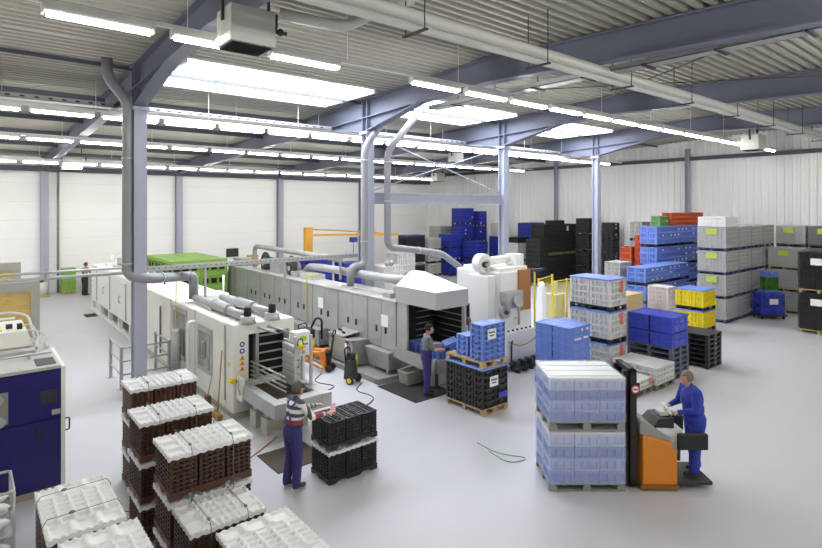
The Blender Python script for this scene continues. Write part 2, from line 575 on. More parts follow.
m = MB().tube(bend([(3.75, 7.7, 7.66), (4.6, 7.2, 7.5), (5.2, 6.9, 7.9), (5.4, 6.5, 7.95)], .2), .09, 12)
solo('heater_pipe', m, MATS['pipe_white'], 'short bent white pipe joining the front heater to the roof pipe', 'pipe')

m = MB().tube([(4.02, 35.2, 0), (4.02, 35.2, 7.0)], .06, 10)
for z in (1.5, 3.5, 5.5):
    m.tube([(4.02, 35.2, z), (4.02, 35.2, z + .05)], .075, 10)
solo('downpipe', m, M('pipe_dull', '8b8a86', .6), 'grey downpipe beside the far wall column above the green pair of crates', 'pipe')
# vent pipes by the columns
def vent(name, pts, r, label, rings=(), rad=.3, mat=M('vent_grey', '8c8d90', .5, .1)):
    path = bend(pts, rad, 7)
    t = thing(name, label, 'pipe', tuple(Vector(pts[-1])))
    part(t, 'pipe', MB().tube(path, r, 16), mat)
    if rings:
        g = MB()
        for (p, d) in rings:
            p, d = Vector(p), Vector(d).normalized() * .02
            g.tube([p - d, p + d], r * 1.16, 16)
        part(t, 'clamp', g, ZINC)
    return t
vent('vent_pipe', [(2.69, 14.8, 8.32), (2.69, 14.8, 7.85), (3.14, 14.8, 7.3), (3.14, 14.8, 2.98), (3.6, 14.55, 2.92), (4.95, 15.75, 2.76), (4.95, 15.5, 2.76), (4.95, 15.5, 2.15)], .125,
     'grey vent pipe running down the first column, elbowing over to the white washer',
     [((3.14, 14.8, 5.9), (0, 0, 1)), ((3.14, 14.8, 3.3), (0, 0, 1)), ((3.9, 14.82, 2.9), (1, .9, 0))], .22)
vent('vent_pipe', [(11.23, 14.45, 8.3), (11.2, 14.45, 8.1), (9.98, 14.45, 6.6), (9.98, 14.45, 2.82), (9.45, 14.45, 2.82), (9.45, 14.45, 2.2)], .115,
     'grey vent pipe slanting from the roof then down the second column', [((9.98, 14.45, 6.2), (0, 0, 1)), ((9.98, 14.45, 3.6), (0, 0, 1)), ((10.6, 14.45, 7.36), (1, 0, 1.2))])
vent('vent_pipe', [(12.5, 14.5, 8.25), (12.5, 14.5, 8.2), (10.95, 14.5, 6.55), (10.95, 14.5, 3.35), (11.6, 14.5, 3.28), (13.4, 14.5, 3.02), (14.5, 14.5, 2.35), (14.5, 14.5, 1.9)], .115,
     'grey vent pipe behind the second column, elbowing right above the hood', [((10.95, 14.5, 6.2), (0, 0, 1)), ((10.95, 14.5, 4.9), (0, 0, 1)), ((12.3, 14.5, 3.18), (1, 0, -.1))])
# service tray and rail crossing the hall at head height
m = MB().box(3.6, 15.15, 3.02, 10.2, 15.17, 3.14).box(3.6, 15.4, 3.02, 10.2, 15.42, 3.14).box(3.6, 15.15, 3.02, 10.2, 15.42, 3.03)
for i in range(44):
    m.box(3.65 + .148 * i, 15.143, 3.09, 3.70 + .148 * i, 15.15, 3.11, 1)
for x in (5.2, 7.6, 9.6):
    m.box(x - .03, 15.26, 2.08 if x < 6.2 else 2.3, x + .03, 15.32, 3.02)
solo('cable_tray', m, [ZINC, CHAR], 'zinc cable tray at head height between the first two columns', 'cable tray')
m = MB().tube([(-1, 15.2, 3.17), (3.25, 15.2, 3.17)], .03, 8).tube([(-1, 15.25, 3.03), (3.25, 15.25, 3.03)], .04, 8)
m.box(1.5, 15.17, 2.98, 1.54, 15.28, 3.28)
solo('service_pipe', m, ZINC, 'pair of zinc pipes running from the first column to the brick panels', 'pipe')

# ================================================================ WHITE TRAY WASHER (front left) and its dryer
X0, X1, Y0, YM, ZT = 4.63, 6.11, 11.8, 19.2, 2.06
t = thing('tray_washer', 'long white tray washing tunnel with an open front and side windows', 'machine', (5.37, 15.5, 0))
m = MB()
m.rbox(X0, Y0 + .45, .12, X1, YM, ZT, .03)
# front end as a thick frame round a dark mouth
ox0, ox1, oz0, oz1 = 4.98, 5.98, .72, 1.82
m.box(X0, Y0, .02, ox0, Y0 + .45, ZT)
m.box(ox1, Y0, .02, X1, Y0 + .45, ZT)
m.box(ox0, Y0, oz1, ox1, Y0 + .45, ZT)
m.box(ox0, Y0, .02, ox1, Y0 + .45, oz0)
part(t, 'body', m, CREAM, bevel=.015)
part(t, 'plinth', MB().box(X0 - .02, Y0 - .04, 0, X1 + .02, YM, .11), M('warm_grey', 'a9a697', .7), 'grey plinth')
part(t, 'mouth', MB().box(ox0 + .005, Y0 + .30, oz0 + .005, ox1 - .005, Y0 + .445, oz1 - .005), DARK, 'black mouth of the tunnel')
m = MB()
for i in range(5):
    m.tube([(ox0 + .25, Y0 + .2, .9 + .2 * i), (ox1 - .03, Y0 + .2, .9 + .2 * i)], .022, 8)
m.box(ox0 + .22, Y0 + .12, oz0, ox0 + .3, Y0 + .28, oz1)
part(t, 'guide_rails', m, STEEL)
for k, (ya, yb, za, zb, mm) in enumerate([(13.1, 14.12, .62, 1.72, STEEL), (15.0, 16.28, .55, 1.92, ZINC)]):
    d = part(t, 'window', MB().box(X0 - .03, ya, za, X0 - .002, yb, zb), mm, 'steel framed window panel')
    part(d, 'pane', MB().box(X0 - .036, ya + .12, za + .12, X0 - .028, yb - .12, zb - .12), M('dim_pane', '8f8f8b', .15, .3), 'dull grey pane')
    if k == 0:
        part(d, 'latch', MB().box(X0 - .06, ya + .4, 1.0, X0 - .036, ya + .62, 1.4).tube([(X0 - .08, ya + .5, 1.05), (X0 - .08, ya + .5, 1.35)], .015), ZINC)
d = part(t, 'door', MB().box(X0 - .025, 17.45, .25, X0 - .002, 18.2, 1.75), WHITE, 'white side door', bevel=.01)
part(d, 'hinge', MB().tube([(X0 - .04, 17.45, .3), (X0 - .04, 17.45, 1.7)], .02), BROWN, 'brown hinge strip')
part(t, 'seam', MB().box(X0 - .008, 14.36, .12, X0 - .001, 14.39, ZT).box(X0 - .008, 16.45, .12, X0 - .001, 16.5, ZT).box(X0 - .03, 12.25, .3, X0 - .005, 12.29, 2.0), ZINC)
m = MB().tube(bend([(X0 - .02, 14.3, 1.75), (X0 - .2, 14.3, 1.75), (X0 - .2, 14.3, .2)], .1), .05, 10)
part(t, 'side_pipe', m, WHITE, 'white pipe bow')
m = MB().tube([(X0 - .18, 15.35, .35), (X0 - .18, 15.35, 1.42)], .12, 16).tube([(X0 - .18, 15.35, .55), (X0 - .18, 15.35, .57)], .135, 16).tube([(X0 - .18, 15.35, .95), (X0 - .18, 15.35, .97)], .135, 16).tube([(X0 - .18, 15.35, 1.32), (X0 - .18, 15.35, 1.34)], .135, 16)
m.tube([(X0 - .18, 15.35, 0), (X0 - .18, 15.35, .35)], .05)
part(t, 'filter_drum', m, STEEL, 'upright steel drum')
# marks on the front left post
m = MB()
def disc(mb, x, y, z, r, mi, n=16):
    mb.add([(x + r * math.cos(2 * PI * k / n), y, z + r * math.sin(2 * PI * k / n)) for k in range(n)], [tuple(range(n))], mi)
for k, z in enumerate((1.62, 1.47)):
    disc(m, 4.83, Y0 - .004, z, .06, 0)
    disc(m, 4.83, Y0 - .006, z, .028, 1)
for z in (1.32, 1.20, 1.08):
    m.add([(4.76, Y0 - .004, z - .055), (4.90, Y0 - .004, z - .055), (4.83, Y0 - .004, z + .06)], [(0, 1, 2)], 2)
    m.add([(4.822, Y0 - .006, z - .03), (4.838, Y0 - .006, z - .03), (4.838, Y0 - .006, z + .02), (4.822, Y0 - .006, z + .02)], [(0, 1, 2, 3)], 3)
part(t, 'warning_stickers', m, [M('sticker_blue', '3a4a86', .6), PAPER, AMBER, BLACK], 'two blue round signs above three yellow triangles')
part(t, 'yellow_tag', MB().box(X0 - .006, 12.0, 1.1, X0 - .001, 12.12, 1.2), YEL, 'yellow tag')
m = MB().box(4.56, Y0 - .07, .8, 4.66, Y0 + .02, .9).tube([(4.66, Y0 - .06, .84), (4.83, Y0 - .06, .82)], .035, 10, 1).tube([(4.56, Y0 - .06, .87), (4.5, Y0 - .06, .89)], .05, 10)
part(t, 'emergency_switch', m, [YELLOWC, RED], 'yellow and red emergency switch')
# out-feed tray with grid, side handle
zt = .80
m = MB()
tx0, tx1, ty0, ty1 = 4.72, 6.02, 9.92, 11.8
m.box(tx0, ty0, .5, tx0 + .2, ty1, zt).box(tx1 - .25, ty0, .5, tx1, ty1, zt).box(tx0 + .2, ty0, .5, tx1 - .25, ty0 + .3, zt)
m.box(tx0 + .2, ty0 + .3, .5, tx1 - .25, ty1, .56)
part(t, 'tray_table', m, STEEL, 'brushed steel out-feed tray', bevel=.01)
m = MB()
for i in range(12):
    m.box(tx0 + .2, ty0 + .36 + i * .12, .66, tx1 - .25, ty0 + .41 + i * .12, .7)
part(t, 'grid_bars', m, M('brown_bar', '4d3f30', .6), 'dark grid of bars')
for i in range(4):
    part(t, 'tray_rail', MB().tube([(5.02, 11.75, .92 + .1 * i), (5.28, 10.55, .78 + .1 * i)], .022, 8), STEEL)
for x in (5.2, 5.45):
    part(t, 'top_rail', MB().tube([(x, 11.8, 1.95), (x + .18, 11.22, 1.9)], .03, 8), STEEL)
m = MB()
m.box(5.62, 10.62, .75, 5.66, 11.35, 1.72).box(5.5, 10.58, .7, 5.55, 10.64, 1.9).box(5.88, 10.58, .7, 5.93, 10.64, 1.9)
for i in range(6):
    m.rbox(5.55, 10.62, .8 + .15 * i, 5.63, 11.3, .92 + .15 * i, .02)
part(t, 'side_grille', m, M('pale_steel', 'c3c4c2', .45, .3), 'pale ribbed side guide')
d = part(t, 'control_box', MB().rbox(5.7, 10.95, 1.36, 6.08, 11.2, 1.9, .015).box(5.94, 11.05, .8, 6.0, 11.15, 1.37), WHITE, 'white control box')
m = MB().box(5.82, 10.945, 1.7, 5.98, 10.949, 1.8, 0).box(5.76, 10.945, 1.6, 6.02, 10.949, 1.63, 2).box(5.76, 10.945, 1.54, 5.95, 10.949, 1.56, 2)
disc(m, 5.9, 10.945, 1.44, .045, 1)
part(d, 'display', m, [M('lime_screen', '9ed42c', .4), AMBER, INK], 'lime display and amber knob')
part(t, 'ear_muffs', MB().ell((5.6, 10.56, 1.7), (.05, .045, .07)).tube(bend([(5.54, 10.54, 1.72), (5.56, 10.54, 1.86), (5.66, 10.54, 1.86), (5.68, 10.54, 1.72)], .06), .012, 6, 1).ell((5.67, 10.56, 1.68), (.05, .04, .06), mi=0), [YELLOWC, CHAR], 'yellow ear muffs on a bracket')
m = MB().box(tx0 - .04, 11.45, .45, tx0 + .02, 11.75, .95, 0)
m.tube(bend([(tx0 - .06, 11.5, .6), (tx0 - .1, 11.5, .75), (tx0 - .06, 11.6, .9)], .05), .02, 8, 1)
part(t, 'side_plate', m, [CREAM, ZINC])
for yy in (10.45, 11.0):
    part(t, 'foot', MB().box(4.8, yy, 0, 5.75, yy + .3, .34).box(4.85, yy + .05, .34, 5.7, yy + .25, .5), M('foot_grey', 'b3b2a6', .6), 'pale grey support block')
# fans and round ducts on the roof of the washer
for k, (x, y) in enumerate([(5.0, 11.9), (5.62, 11.95)]):
    d = part(t, 'fan_base', MB().tube([(x, y, ZT), (x, y, ZT + .06), (x, y, ZT + .16)], [.2, .17, .17], 14).box(x - .12, y - .14, ZT, x + .12, y + .14, ZT + .05), ZINC)
    part(d, 'fan_motor', MB().tube([(x, y, ZT + .16), (x, y, ZT + .34), (x, y, ZT + .37)], [.085, .085, .06], 12).box(x - .03, y - .1, ZT + .18, x + .03, y - .08, ZT + .28), BLACK, 'black motor')
    m = MB().tube([(x - .05, 15.3 - .3 * k, ZT + .14), (x - .05, 14.0, ZT + .14), (x - .02, 13.8, ZT + .14), (x, 13.0, ZT + .14), (x, 12.9, ZT + .12), (x, 12.05, ZT + .12)], [.1, .1, .13, .13, .1, .1], 14)
    for yy in (13.9, 12.95):
        m.tube([(x - .02, yy, ZT + .14), (x - .02, yy + .03, ZT + .14)], .14, 14)
        m.box(x - .12, yy - .05, ZT, x + .08, yy + .05, ZT + .02)
    part(t, 'roof_duct', m, DUCT)
part(t, 'roof_rail', MB().box(5.85, 12.4, ZT, 5.95, 18.5, ZT + .1).box(5.3, 15.6, ZT, 6.0, 16.4, ZT + .12).tube([(5.9, 15.8, ZT), (5.9, 15.8, 2.7)], .03), WHITE)
m = MB().tube(bend([(4.58, 15.8, 2.62), (4.57, 15.8, 2.1), (4.56, 15.78, 1.0), (4.5, 15.6, .7)], .3), .014, 6)
solo('hose', m, M('hose_yellow', 'c6b24a', .6), 'thin yellow hose hanging down the side of the white washer', 'hose')

# dryer cabinet further down the same line
t = thing('dryer_cabinet', 'long white cabinet on open stands behind the first column', 'machine', (5.3, 24.0, 0))
X0d, ya, yb = 4.6, 19.4, 28.8
part(t, 'body', MB().rbox(X0d, ya, .46, 6.0, yb, 2.06, .02), WHITE, bevel=.01)
part(t, 'base_rail', MB().box(X0d - .02, ya, 0, X0d + .12, yb, .08).box(5.8, ya, 0, 5.95, yb, .08), WHITE)
for i in range(6):
    y = ya + .2 + i * (yb - ya - .4) / 5
    part(t, 'stand', MB().box(X0d, y - .09, .08, X0d + .14, y + .09, .46).box(5.8, y - .09, .08, 5.95, y + .09, .46), WHITE)
part(t, 'drip_pan', MB().box(X0d + .3, ya + .1, .2, 5.7, yb - .1, .3), M('brownish', '6d675c', .8), 'brownish pan under the cabinet')
for k, (a, b) in enumerate([(27.45, 28.5), (24.7, 25.8), (21.9, 22.8), (19.7, 20.7)]):
    d = part(t, 'door', MB().box(X0d - .03, a, .55, X0d - .002, b, 1.9), WHITE, bevel=.008)
    part(d, 'hinge_strip', MB().box(X0d - .04, a - .04, .55, X0d - .004, a + .02, 1.9), GREYC, 'grey hinge strip')
    part(d, 'handle', MB().tube(bend([(X0d - .03, b - .12, 1.1), (X0d - .09, b - .12, 1.1), (X0d - .09, b - .12, 1.35), (X0d - .03, b - .12, 1.35)], .04), .018, 8), GREYC)
for k in range(5):
    y = 20.5 + 1.7 * k
    part(t, 'roof_fan', MB().rbox(4.95, y, 2.06, 5.5, y + .5, 2.22, .03).tube([(5.2, y + .25, 2.22), (5.2, y + .25, 2.5)], .12, 12).ell((5.2, y + .25, 2.5), (.13, .13, .08)), [GREYC, WHITE, CHAR][k % 3])
solo('signal_lamp', MB().tube([(5.3, 19.6, 2.065), (5.3, 19.6, 2.5)], .03, 8, 1).tube([(5.3, 19.6, 2.5), (5.3, 19.6, 2.6)], .045, 10, 0).tube([(5.3, 19.6, 2.6), (5.3, 19.6, 2.68)], .045, 10, 2), [RED, CHAR, AMBER], 'small red and amber signal lamp on the cabinet behind the first column', 'signal lamp')

# ================================================================ GREY STEEL TUNNEL
BX0, BX1, BYA, BYB, BZ = 9.3, 10.15, 11.9, 24.3, 2.05  # tunnel face, seams and heights were scaled about the camera to stand farther back
t = thing('steel_tunnel', 'long grey steel tunnel washer with paired door panels along its side', 'machine', (10.0, 18.0, 0))
part(t, 'body', MB().box(BX0 + .03, BYA, .66, BX1, BYB, BZ - .02), STEEL)
part(t, 'roof', MB().rbox(BX0 - .02, BYA, BZ - .02, BX1 + .02, BYB, BZ + .03, .01).box(9.6, 12.8, BZ + .03, 10.1, 15.2, BZ + .1).box(9.6, 17.1, BZ + .03, 10.1, 18.1, BZ + .22), M('roof_steel', 'c6c6c2', .4, .4))
seams = [24.3, 23.4, 22.15, 20.85, 19.54, 18.23, 16.6, 14.95, 13.3, 11.92]
for a, b in zip(seams[1:], seams):
    mid = (a + b) / 2
    for lo, hi, hy in ((a + .015, mid - .006, mid - .22), (mid + .006, b - .015, mid + .22)):
        d = part(t, 'door_panel', MB().box(BX0, lo, .68, BX0 + .03, hi, BZ - .04), STEEL, bevel=.006)
        if b < 23.6 and b - a > 1.25:
            part(d, 'handle', MB().box(BX0 - .03, hy - .03, 1.09, BX0 - .002, hy + .03, 1.27), CHAR, 'black recessed handle')
m = MB()
for y in seams[1:-1]:
    m.box(BX0 - .012, y - .025, .67, BX0 + .004, y + .025, BZ)
part(t, 'seam_cover', m, DSTEEL)
for (y, z) in ((16.05, 1.48), (12.45, 1.45)):
    part(t, 'paper_notice', MB().box(BX0 - .006, y - .16, z - .17, BX0 - .002, y + .16, z + .17), PAPER, 'white paper notice')
for (ya_, yb_, z0_, xx) in ((11.95, 13.1, .14, 9.05), (15.7, 18.0, .1, 9.0), (19.0, 21.3, .1, 9.0)):
    part(t, 'tank', MB().hexa([(xx + .1, ya_ + .1, z0_), (10.0, ya_ + .1, z0_), (10.0, yb_ - .1, z0_), (xx + .1, yb_ - .1, z0_)],
                             [(xx, ya_, .65), (10.1, ya_, .65), (10.1, yb_, .65), (xx, yb_, .65)]).box(xx + .15, ya_ + .2, .03, xx + .25, ya_ + .3, z0_ + .02).box(xx + .15, yb_ - .3, .03, xx + .25, yb_ - .2, z0_ + .02), STEEL)
# filter tank standing out with a lid
d = part(t, 'filter_tank', MB().hexa([(8.75, 13.25, .08), (9.3, 13.25, .05), (9.3, 14.6, .05), (8.75, 14.6, .08)], [(8.75, 13.25, .76), (9.3, 13.25, .76), (9.3, 14.6, .76), (8.75, 14.6, .76)]), STEEL, bevel=.01)
part(d, 'rim', MB().box(8.7, 13.2, .76, 8.76, 14.65, .81).box(8.7, 13.2, .76, 9.3, 13.26, .81).box(8.7, 14.58, .76, 9.3, 14.65, .81), ZINC)
part(d, 'lid', MB().hexa([(8.72, 13.75, .83), (9.3, 13.75, .88), (9.3, 14.6, .88), (8.72, 14.6, .83)], [(8.72, 13.75, .85), (9.3, 13.75, .9), (9.3, 14.6, .9), (8.72, 14.6, .85)]).box(8.9, 13.95, .86, 8.94, 14.1, .92, 1).box(9.0, 14.3, .86, 9.04, 14.45, .93, 1), [ZINC, CHAR])
part(d, 'pipe', MB().tube([(8.7, 13.55, .1), (8.7, 13.55, .7)], .035, 8).tube([(8.72, 13.55, .7), (8.72, 13.55, .74)], .05, 8, 1), [WHITE, RED])
part(t, 'drip_trough', MB().box(8.45, 11.65, .0, 8.55, 21.6, .14).box(8.45, 11.6, 0, 9.25, 11.7, .14).box(8.55, 11.7, 0, 10.1, 21.6, .03), DSTEEL, 'low steel drip trough on the floor')
# hood and mouth at the near end
hx0, hx1, hy0, hy1 = 9.24, 10.4, 10.2, 11.88
m = MB().box(hx0, hy0, 2.08, hx1, hy1, 2.52)
ax = (hx0 + hx1) / 2 - .1
m.hexa([(hx0, hy0, 2.52), (hx1, hy0, 2.52), (hx1, hy1, 2.52), (hx0, hy1, 2.52)], [(ax - .1, hy1 - .55, 2.92), (ax + .12, hy1 - .55, 2.92), (ax + .12, hy1 - .2, 2.92), (ax - .1, hy1 - .2, 2.92)])
part(t, 'hood', m, M('hood_steel', 'b3b3b1', .4, .35, var=.05), 'pale hood with a sloped cap')
part(t, 'mouth_post', MB().box(9.3, 11.45, .75, 9.37, 11.87, 2.08), STEEL)
part(t, 'mouth_post', MB().box(10.3, 10.25, .2, 10.38, 10.35, 2.08), STEEL)
part(t, 'mouth', MB().box(9.4, 11.83, .75, 10.62, 11.87, 2.07, 0).box(10.62, 10.4, .7, 10.66, 11.83, 2.07, 0), DARK, 'black mouth of the tunnel')
for i in range(5):
    part(t, 'guide_rail', MB().tube([(10.57, 10.45, 1.05 + .17 * i), (10.57, 11.75, 1.05 + .17 * i)], .014, 6), DSTEEL)
    part(t, 'guide_rail', MB().tube([(9.9, 11.77, 1.05 + .17 * i), (10.57, 11.77, 1.05 + .17 * i)], .014, 6), DSTEEL)
m = MB()
m.hexa([(9.2, 10.25, .45), (9.3, 10.25, .45), (9.3, 11.95, .55), (9.2, 11.95, .55)], [(9.26, 10.25, .8), (9.3, 10.25, .8), (9.3, 11.95, .82), (9.26, 11.95, .82)])
m.box(9.3, 10.25, .58, 10.55, 11.85, .72)
m.box(9.3, 10.22, .45, 10.55, 10.28, .76)
part(t, 'conveyor', m, DSTEEL, 'roller outfeed at the mouth')
for x, y in ((9.4, 10.35), (10.3, 10.35), (9.6, 11.5)):
    part(t, 'conveyor_leg', MB().box(x, y, .02, x + .06, y + .06, .5), CHAR)
part(t, 'motor', MB().tube([(10.42, 10.35, 1.62), (10.56, 10.35, 1.62)], .11, 14).tube([(10.5, 10.35, 1.0), (10.5, 10.35, 1.62)], .035, 8, 1), [M('brick_red', '7d3a2c', .5), ZINC], 'red-brown round motor at the mouth')
# ducts, fans and boxes on the tunnel roof
part(t, 'roof_duct', MB().tube(bend([(10.1, 18.6, 2.2), (10.1, 18.3, 2.44), (9.9, 17.0, 2.54), (9.7, 13.2, 2.58), (9.8, 11.7, 2.6)], .25), .13, 14).tube([(9.87, 15.25, 2.56), (9.86, 15.2, 2.56)], .15, 14).tube([(9.76, 13.8, 2.57), (9.755, 13.75, 2.57)], .15, 14), DUCT, 'long round duct along the tunnel roof')
part(t, 'roof_duct', MB().tube(bend([(9.95, 22.9, 2.05), (9.95, 22.9, 2.98), (10.0, 17.8, 2.92), (10.05, 16.0, 2.88)], .3), .1, 12), DUCT)
for k, y in enumerate((21.5, 19.15)):
    d = part(t, 'fan_housing', MB().tube([(9.75, y, BZ + .28), (10.1, y, BZ + .28)], .27, 18).hexa([(9.75, y - .1, BZ + .0), (10.1, y - .1, BZ + .0), (10.1, y + .3, BZ), (9.75, y + .3, BZ)], [(9.75, y + .05, BZ + .3), (10.1, y + .05, BZ + .3), (10.1, y + .28, BZ + .3), (9.75, y + .28, BZ + .3)]), M('fan_grey', '77777a', .5, .3))
    part(d, 'fan_ring', MB().tube([(9.7, y, BZ + .28), (9.75, y, BZ + .28)], .2, 18).tube([(9.68, y, BZ + .28), (9.75, y, BZ + .28)], .09, 12, 1), [CHAR, ZINC])
    part(d, 'fan_hose', MB().tube(bend([(9.8, y - .2, BZ + .1), (9.75, y - .45, BZ + .5), (9.85, y + .1, BZ + .72), (9.9, y + .45, BZ + .4)], .3), .1, 10), CHAR, 'dark bent hose')
for (x0, y0, x1, y1, h) in ((9.6, 19.75, 10.1, 20.6, .5), (9.5, 23.3, 10.1, 24.2, .35), (9.6, 18.3, 10.1, 18.8, .22), (9.45, 12.4, 9.75, 12.75, .16), (9.8, 12.0, 10.1, 12.7, .3)):
    part(t, 'roof_box', MB().box(x0, y0, BZ + .031, x1, y1, BZ + h), ZINC)
part(t, 'gas_pipe', MB().tube(bend([(9.9, 16.95, 2.3), (9.26, 16.95, 2.3), (9.26, 16.95, .2)], .08), .022, 8), YEL, 'thin yellow gas pipe')
solo('control_cabinet', MB().rbox(9.2, 24.6, .2, 10.0, 25.4, 1.75, .02).box(9.25, 24.65, 0, 9.9, 25.3, .2), GREYC, 'tall grey cabinet at the far end of the steel tunnel', 'cabinet')

# ================================================================ WHITE BASKET WASHER beside the second column
t = thing('basket_washer', 'big white washer with a round fan on its roof and a brown side panel', 'machine', (12.7, 11.4, 0))
cx0, cx1, cy0, cy1 = 12.0, 13.45, 10.5, 12.3
part(t, 'body', MB().rbox(cx0, cy0, .9, cx1, cy1, 2.8, .04), WHITE, bevel=.02)
part(t, 'base', MB().box(cx0 - .05, cy0 - .3, .12, cx1 - .1, cy1, 1.08).box(cx0, cy0 - .2, 0, cx1 - .2, cy1, .12), WHITE, bevel=.015)
part(t, 'side_box', MB().rbox(cx0 - .32, cy0 + .15, 1.25, cx0, cy0 + .95, 2.7, .02), WHITE, bevel=.02)
part(t, 'top_plate', MB().rbox(cx0 + .1, cy0 + .1, 2.8, cx1 - .05, cy1 - .2, 2.9, .02), WHITE)
d = part(t, 'fan_drum', MB().tube([(11.95, 11.0, 3.02), (11.95, 11.3, 3.02)], .29, 24).box(11.78, 11.02, 2.8, 12.12, 11.28, 2.9), WHITE, bevel=.02)
part(d, 'fan_hub', MB().tube([(11.87, 10.9, 3.0), (11.87, 11.0, 3.0)], .09, 12, 1).tube([(11.87, 10.87, 3.0), (11.87, 10.9, 3.0)], .05, 10, 0).tube([(12.02, 10.96, 3.03), (12.02, 11.0, 3.03)], .1, 12, 2).tube([(11.97, 10.96, 2.83), (11.97, 11.0, 2.83)], .04, 10, 2), [GREYC, BLACK, ZINC])
part(d, 'duct', MB().tube(bend([(12.1, 11.15, 3.06), (13.2, 11.1, 3.1)], .1), .13, 14).box(13.0, 10.75, 2.85, 13.4, 11.15, 3.25), WHITE)
part(t, 'side_panel', MB().box(12.8, cy0 - .06, 1.6, 13.34, cy0 - .002, 2.82), M('brown_panel', 'a8713c', .6, var=.1), 'orange-brown panel')
d = part(t, 'hopper', MB().box(12.0, cy0 - .25, 1.98, 12.75, cy0 - .002, 2.24).hexa([(12.1, cy0 - .2, 1.75), (12.6, cy0 - .2, 1.75), (12.6, cy0 - .002, 1.75), (12.1, cy0 - .002, 1.75)], [(12.0, cy0 - .25, 1.98), (12.75, cy0 - .25, 1.98), (12.75, cy0 - .002, 1.98), (12.0, cy0 - .002, 1.98)]), GREYC, 'grey hopper box')
m = MB().tube([(12.42, cy0 - .36, 1.98), (12.42, cy0 - .28, 1.94)], .18, 16, 0).tube([(12.42, cy0 - .37, 1.95), (12.42, cy0 - .36, 1.3)], .035, 8, 0).tube([(12.15, cy0 - .12, 1.65), (12.15, cy0 - .02, 1.65)], .2, 16, 1).tube([(12.1, cy0 - .2, 1.65), (12.15, cy0 - .02, 1.65)], .06, 10, 2)
part(t, 'pump', m, [ZINC, GREYC, CHAR])
part(t, 'marks', MB().box(12.66, cy0 - .005, 1.35, 12.74, cy0 - .001, 1.43, 0).box(12.82, cy0 - .005, 1.37, 12.88, cy0 - .001, 1.45, 1), [YEL, M('sticker_blue2', '4a5aa0')], 'small yellow and blue stickers')
m = MB().tube([(11.95, cy0 - .42, .25), (13.5, cy0 - .42, .25)], .04, 8).tube([(12.0, cy0 - .55, .1), (13.4, cy0 - .5, .12)], .045, 8).tube(bend([(12.05, cy0 - .4, .1), (12.05, cy0 - .4, .75), (12.2, cy0 - .3, .85)], .1), .025, 8)
for i in range(5):
    m.box(12.1 + .3 * i, cy0 - .6, 0, 12.2 + .3 * i, cy0 - .34, .3)
part(t, 'floor_pipes', m, CHAR, 'dark pipes along the foot')
part(t, 'hose', MB().tube(bend([(12.0, cy0 - .31, .85), (12.5, cy0 - .4, .65), (13.1, cy0 - .42, .8), (13.4, cy0 - .3, 1.0)], .3), .02, 6), M('hose_tan', 'b0a483', .7))
m = MB()
for i in range(6):
    m.ell((12.15 + .2 * i, cy0 - .2, 1.11), (.035, .035, .03), 8, 5)
part(t, 'knobs', m, CHAR)
solo('standpipe', MB().tube([(13.75, 10.6, 0), (13.75, 10.6, 2.75)], .03, 8).box(13.55, 10.5, 2.7, 14.1, 10.6, 2.78, 1).tube([(13.62, 10.7, 0), (13.62, 10.7, 2.5)], .04, 8, 1), [YEL, CHAR], 'thin yellow and dark standpipe at the corner of the white washer', 'pipe')

# ================================================================ NAVY MACHINE at the lower left
t = thing('press_machine', 'navy blue machine housing with a grey top at the left edge', 'machine', (.3, 11.3, 0))
part(t, 'body', MB().box(-1.2, 10.6, .12, 1.29, 12.05, 2.05), NAVY)
part(t, 'side_sheet', MB().box(1.25, 10.57, .08, 1.31, 12.08, 2.08), CREAM, 'cream side sheet')
part(t, 'plinth', MB().box(-1.2, 10.62, 0, 1.29, 12.0, .12), M('plinth_beige', 'a9a58f', .7))
part(t, 'top', MB().box(-1.2, 10.57, 2.05, 1.25, 12.08, 2.1), M('top_grey', 'b3b3ae', .5))
part(t, 'vent_grid', MB().box(.93, 10.72, 2.1, 1.2, 11.2, 2.11), CHAR, 'dark vent grid')
part(t, 'top_rail', MB().tube([(-1.1, 11.35, 2.16), (1.2, 11.35, 2.16)], .02, 8).box(.85, 11.3, 2.1, .9, 11.4, 2.18).box(-1.1, 11.7, 2.1, 1.0, 11.95, 2.16), ZINC)
d = part(t, 'upper_door', MB().box(-1.1, 10.57, 1.26, 1.24, 10.598, 2.02), NAVY)
part(d, 'window', MB().rbox(.1, 10.555, 1.3, .55, 10.572, 1.8, .01), M('window_grey', '8c8c80', .3), 'grey rounded window')
part(d, 'roller', MB().tube([(.42, 10.5, 1.7), (.42, 10.56, 1.7)], .07, 12).tube([(.44, 10.5, 1.36), (.44, 10.56, 1.36)], .08, 12), ZINC)
part(d, 'screen', MB().box(.96, 10.56, 1.5, 1.2, 10.572, 1.72), M('dark_screen', '34343f', .3), 'dark display')
part(d, 'lock', MB().box(1.12, 10.55, 1.31, 1.24, 10.57, 1.39), ZINC)
d = part(t, 'lower_door', MB().box(-1.1, 10.57, .2, 1.24, 10.598, 1.23), NAVY)
part(d, 'grip', MB().box(.92, 10.55, .9, .97, 10.572, 1.14), BLACK, 'black grip')
part(t, 'handle', MB().tube(bend([(1.31, 10.75, .95), (1.39, 10.75, .95), (1.39, 10.75, 1.15), (1.31, 10.75, 1.15)], .03), .012, 8), CHAR)
t = thing('mould_unit', 'cream machine unit with hoses behind the navy housing', 'machine', (.2, 12.9, 0))
part(t, 'body', MB().box(-1.2, 12.2, 0, 1.0, 13.6, 2.15), CREAM, bevel=.01)
part(t, 'bed', MB().hexa([(-1.2, 12.15, 2.15), (1.0, 12.15, 2.15), (1.0, 13.5, 2.15), (-1.2, 13.5, 2.15)], [(-1.2, 12.25, 2.42), (.92, 12.25, 2.42), (.92, 13.5, 2.42), (-1.2, 13.5, 2.42)]), CREAM)
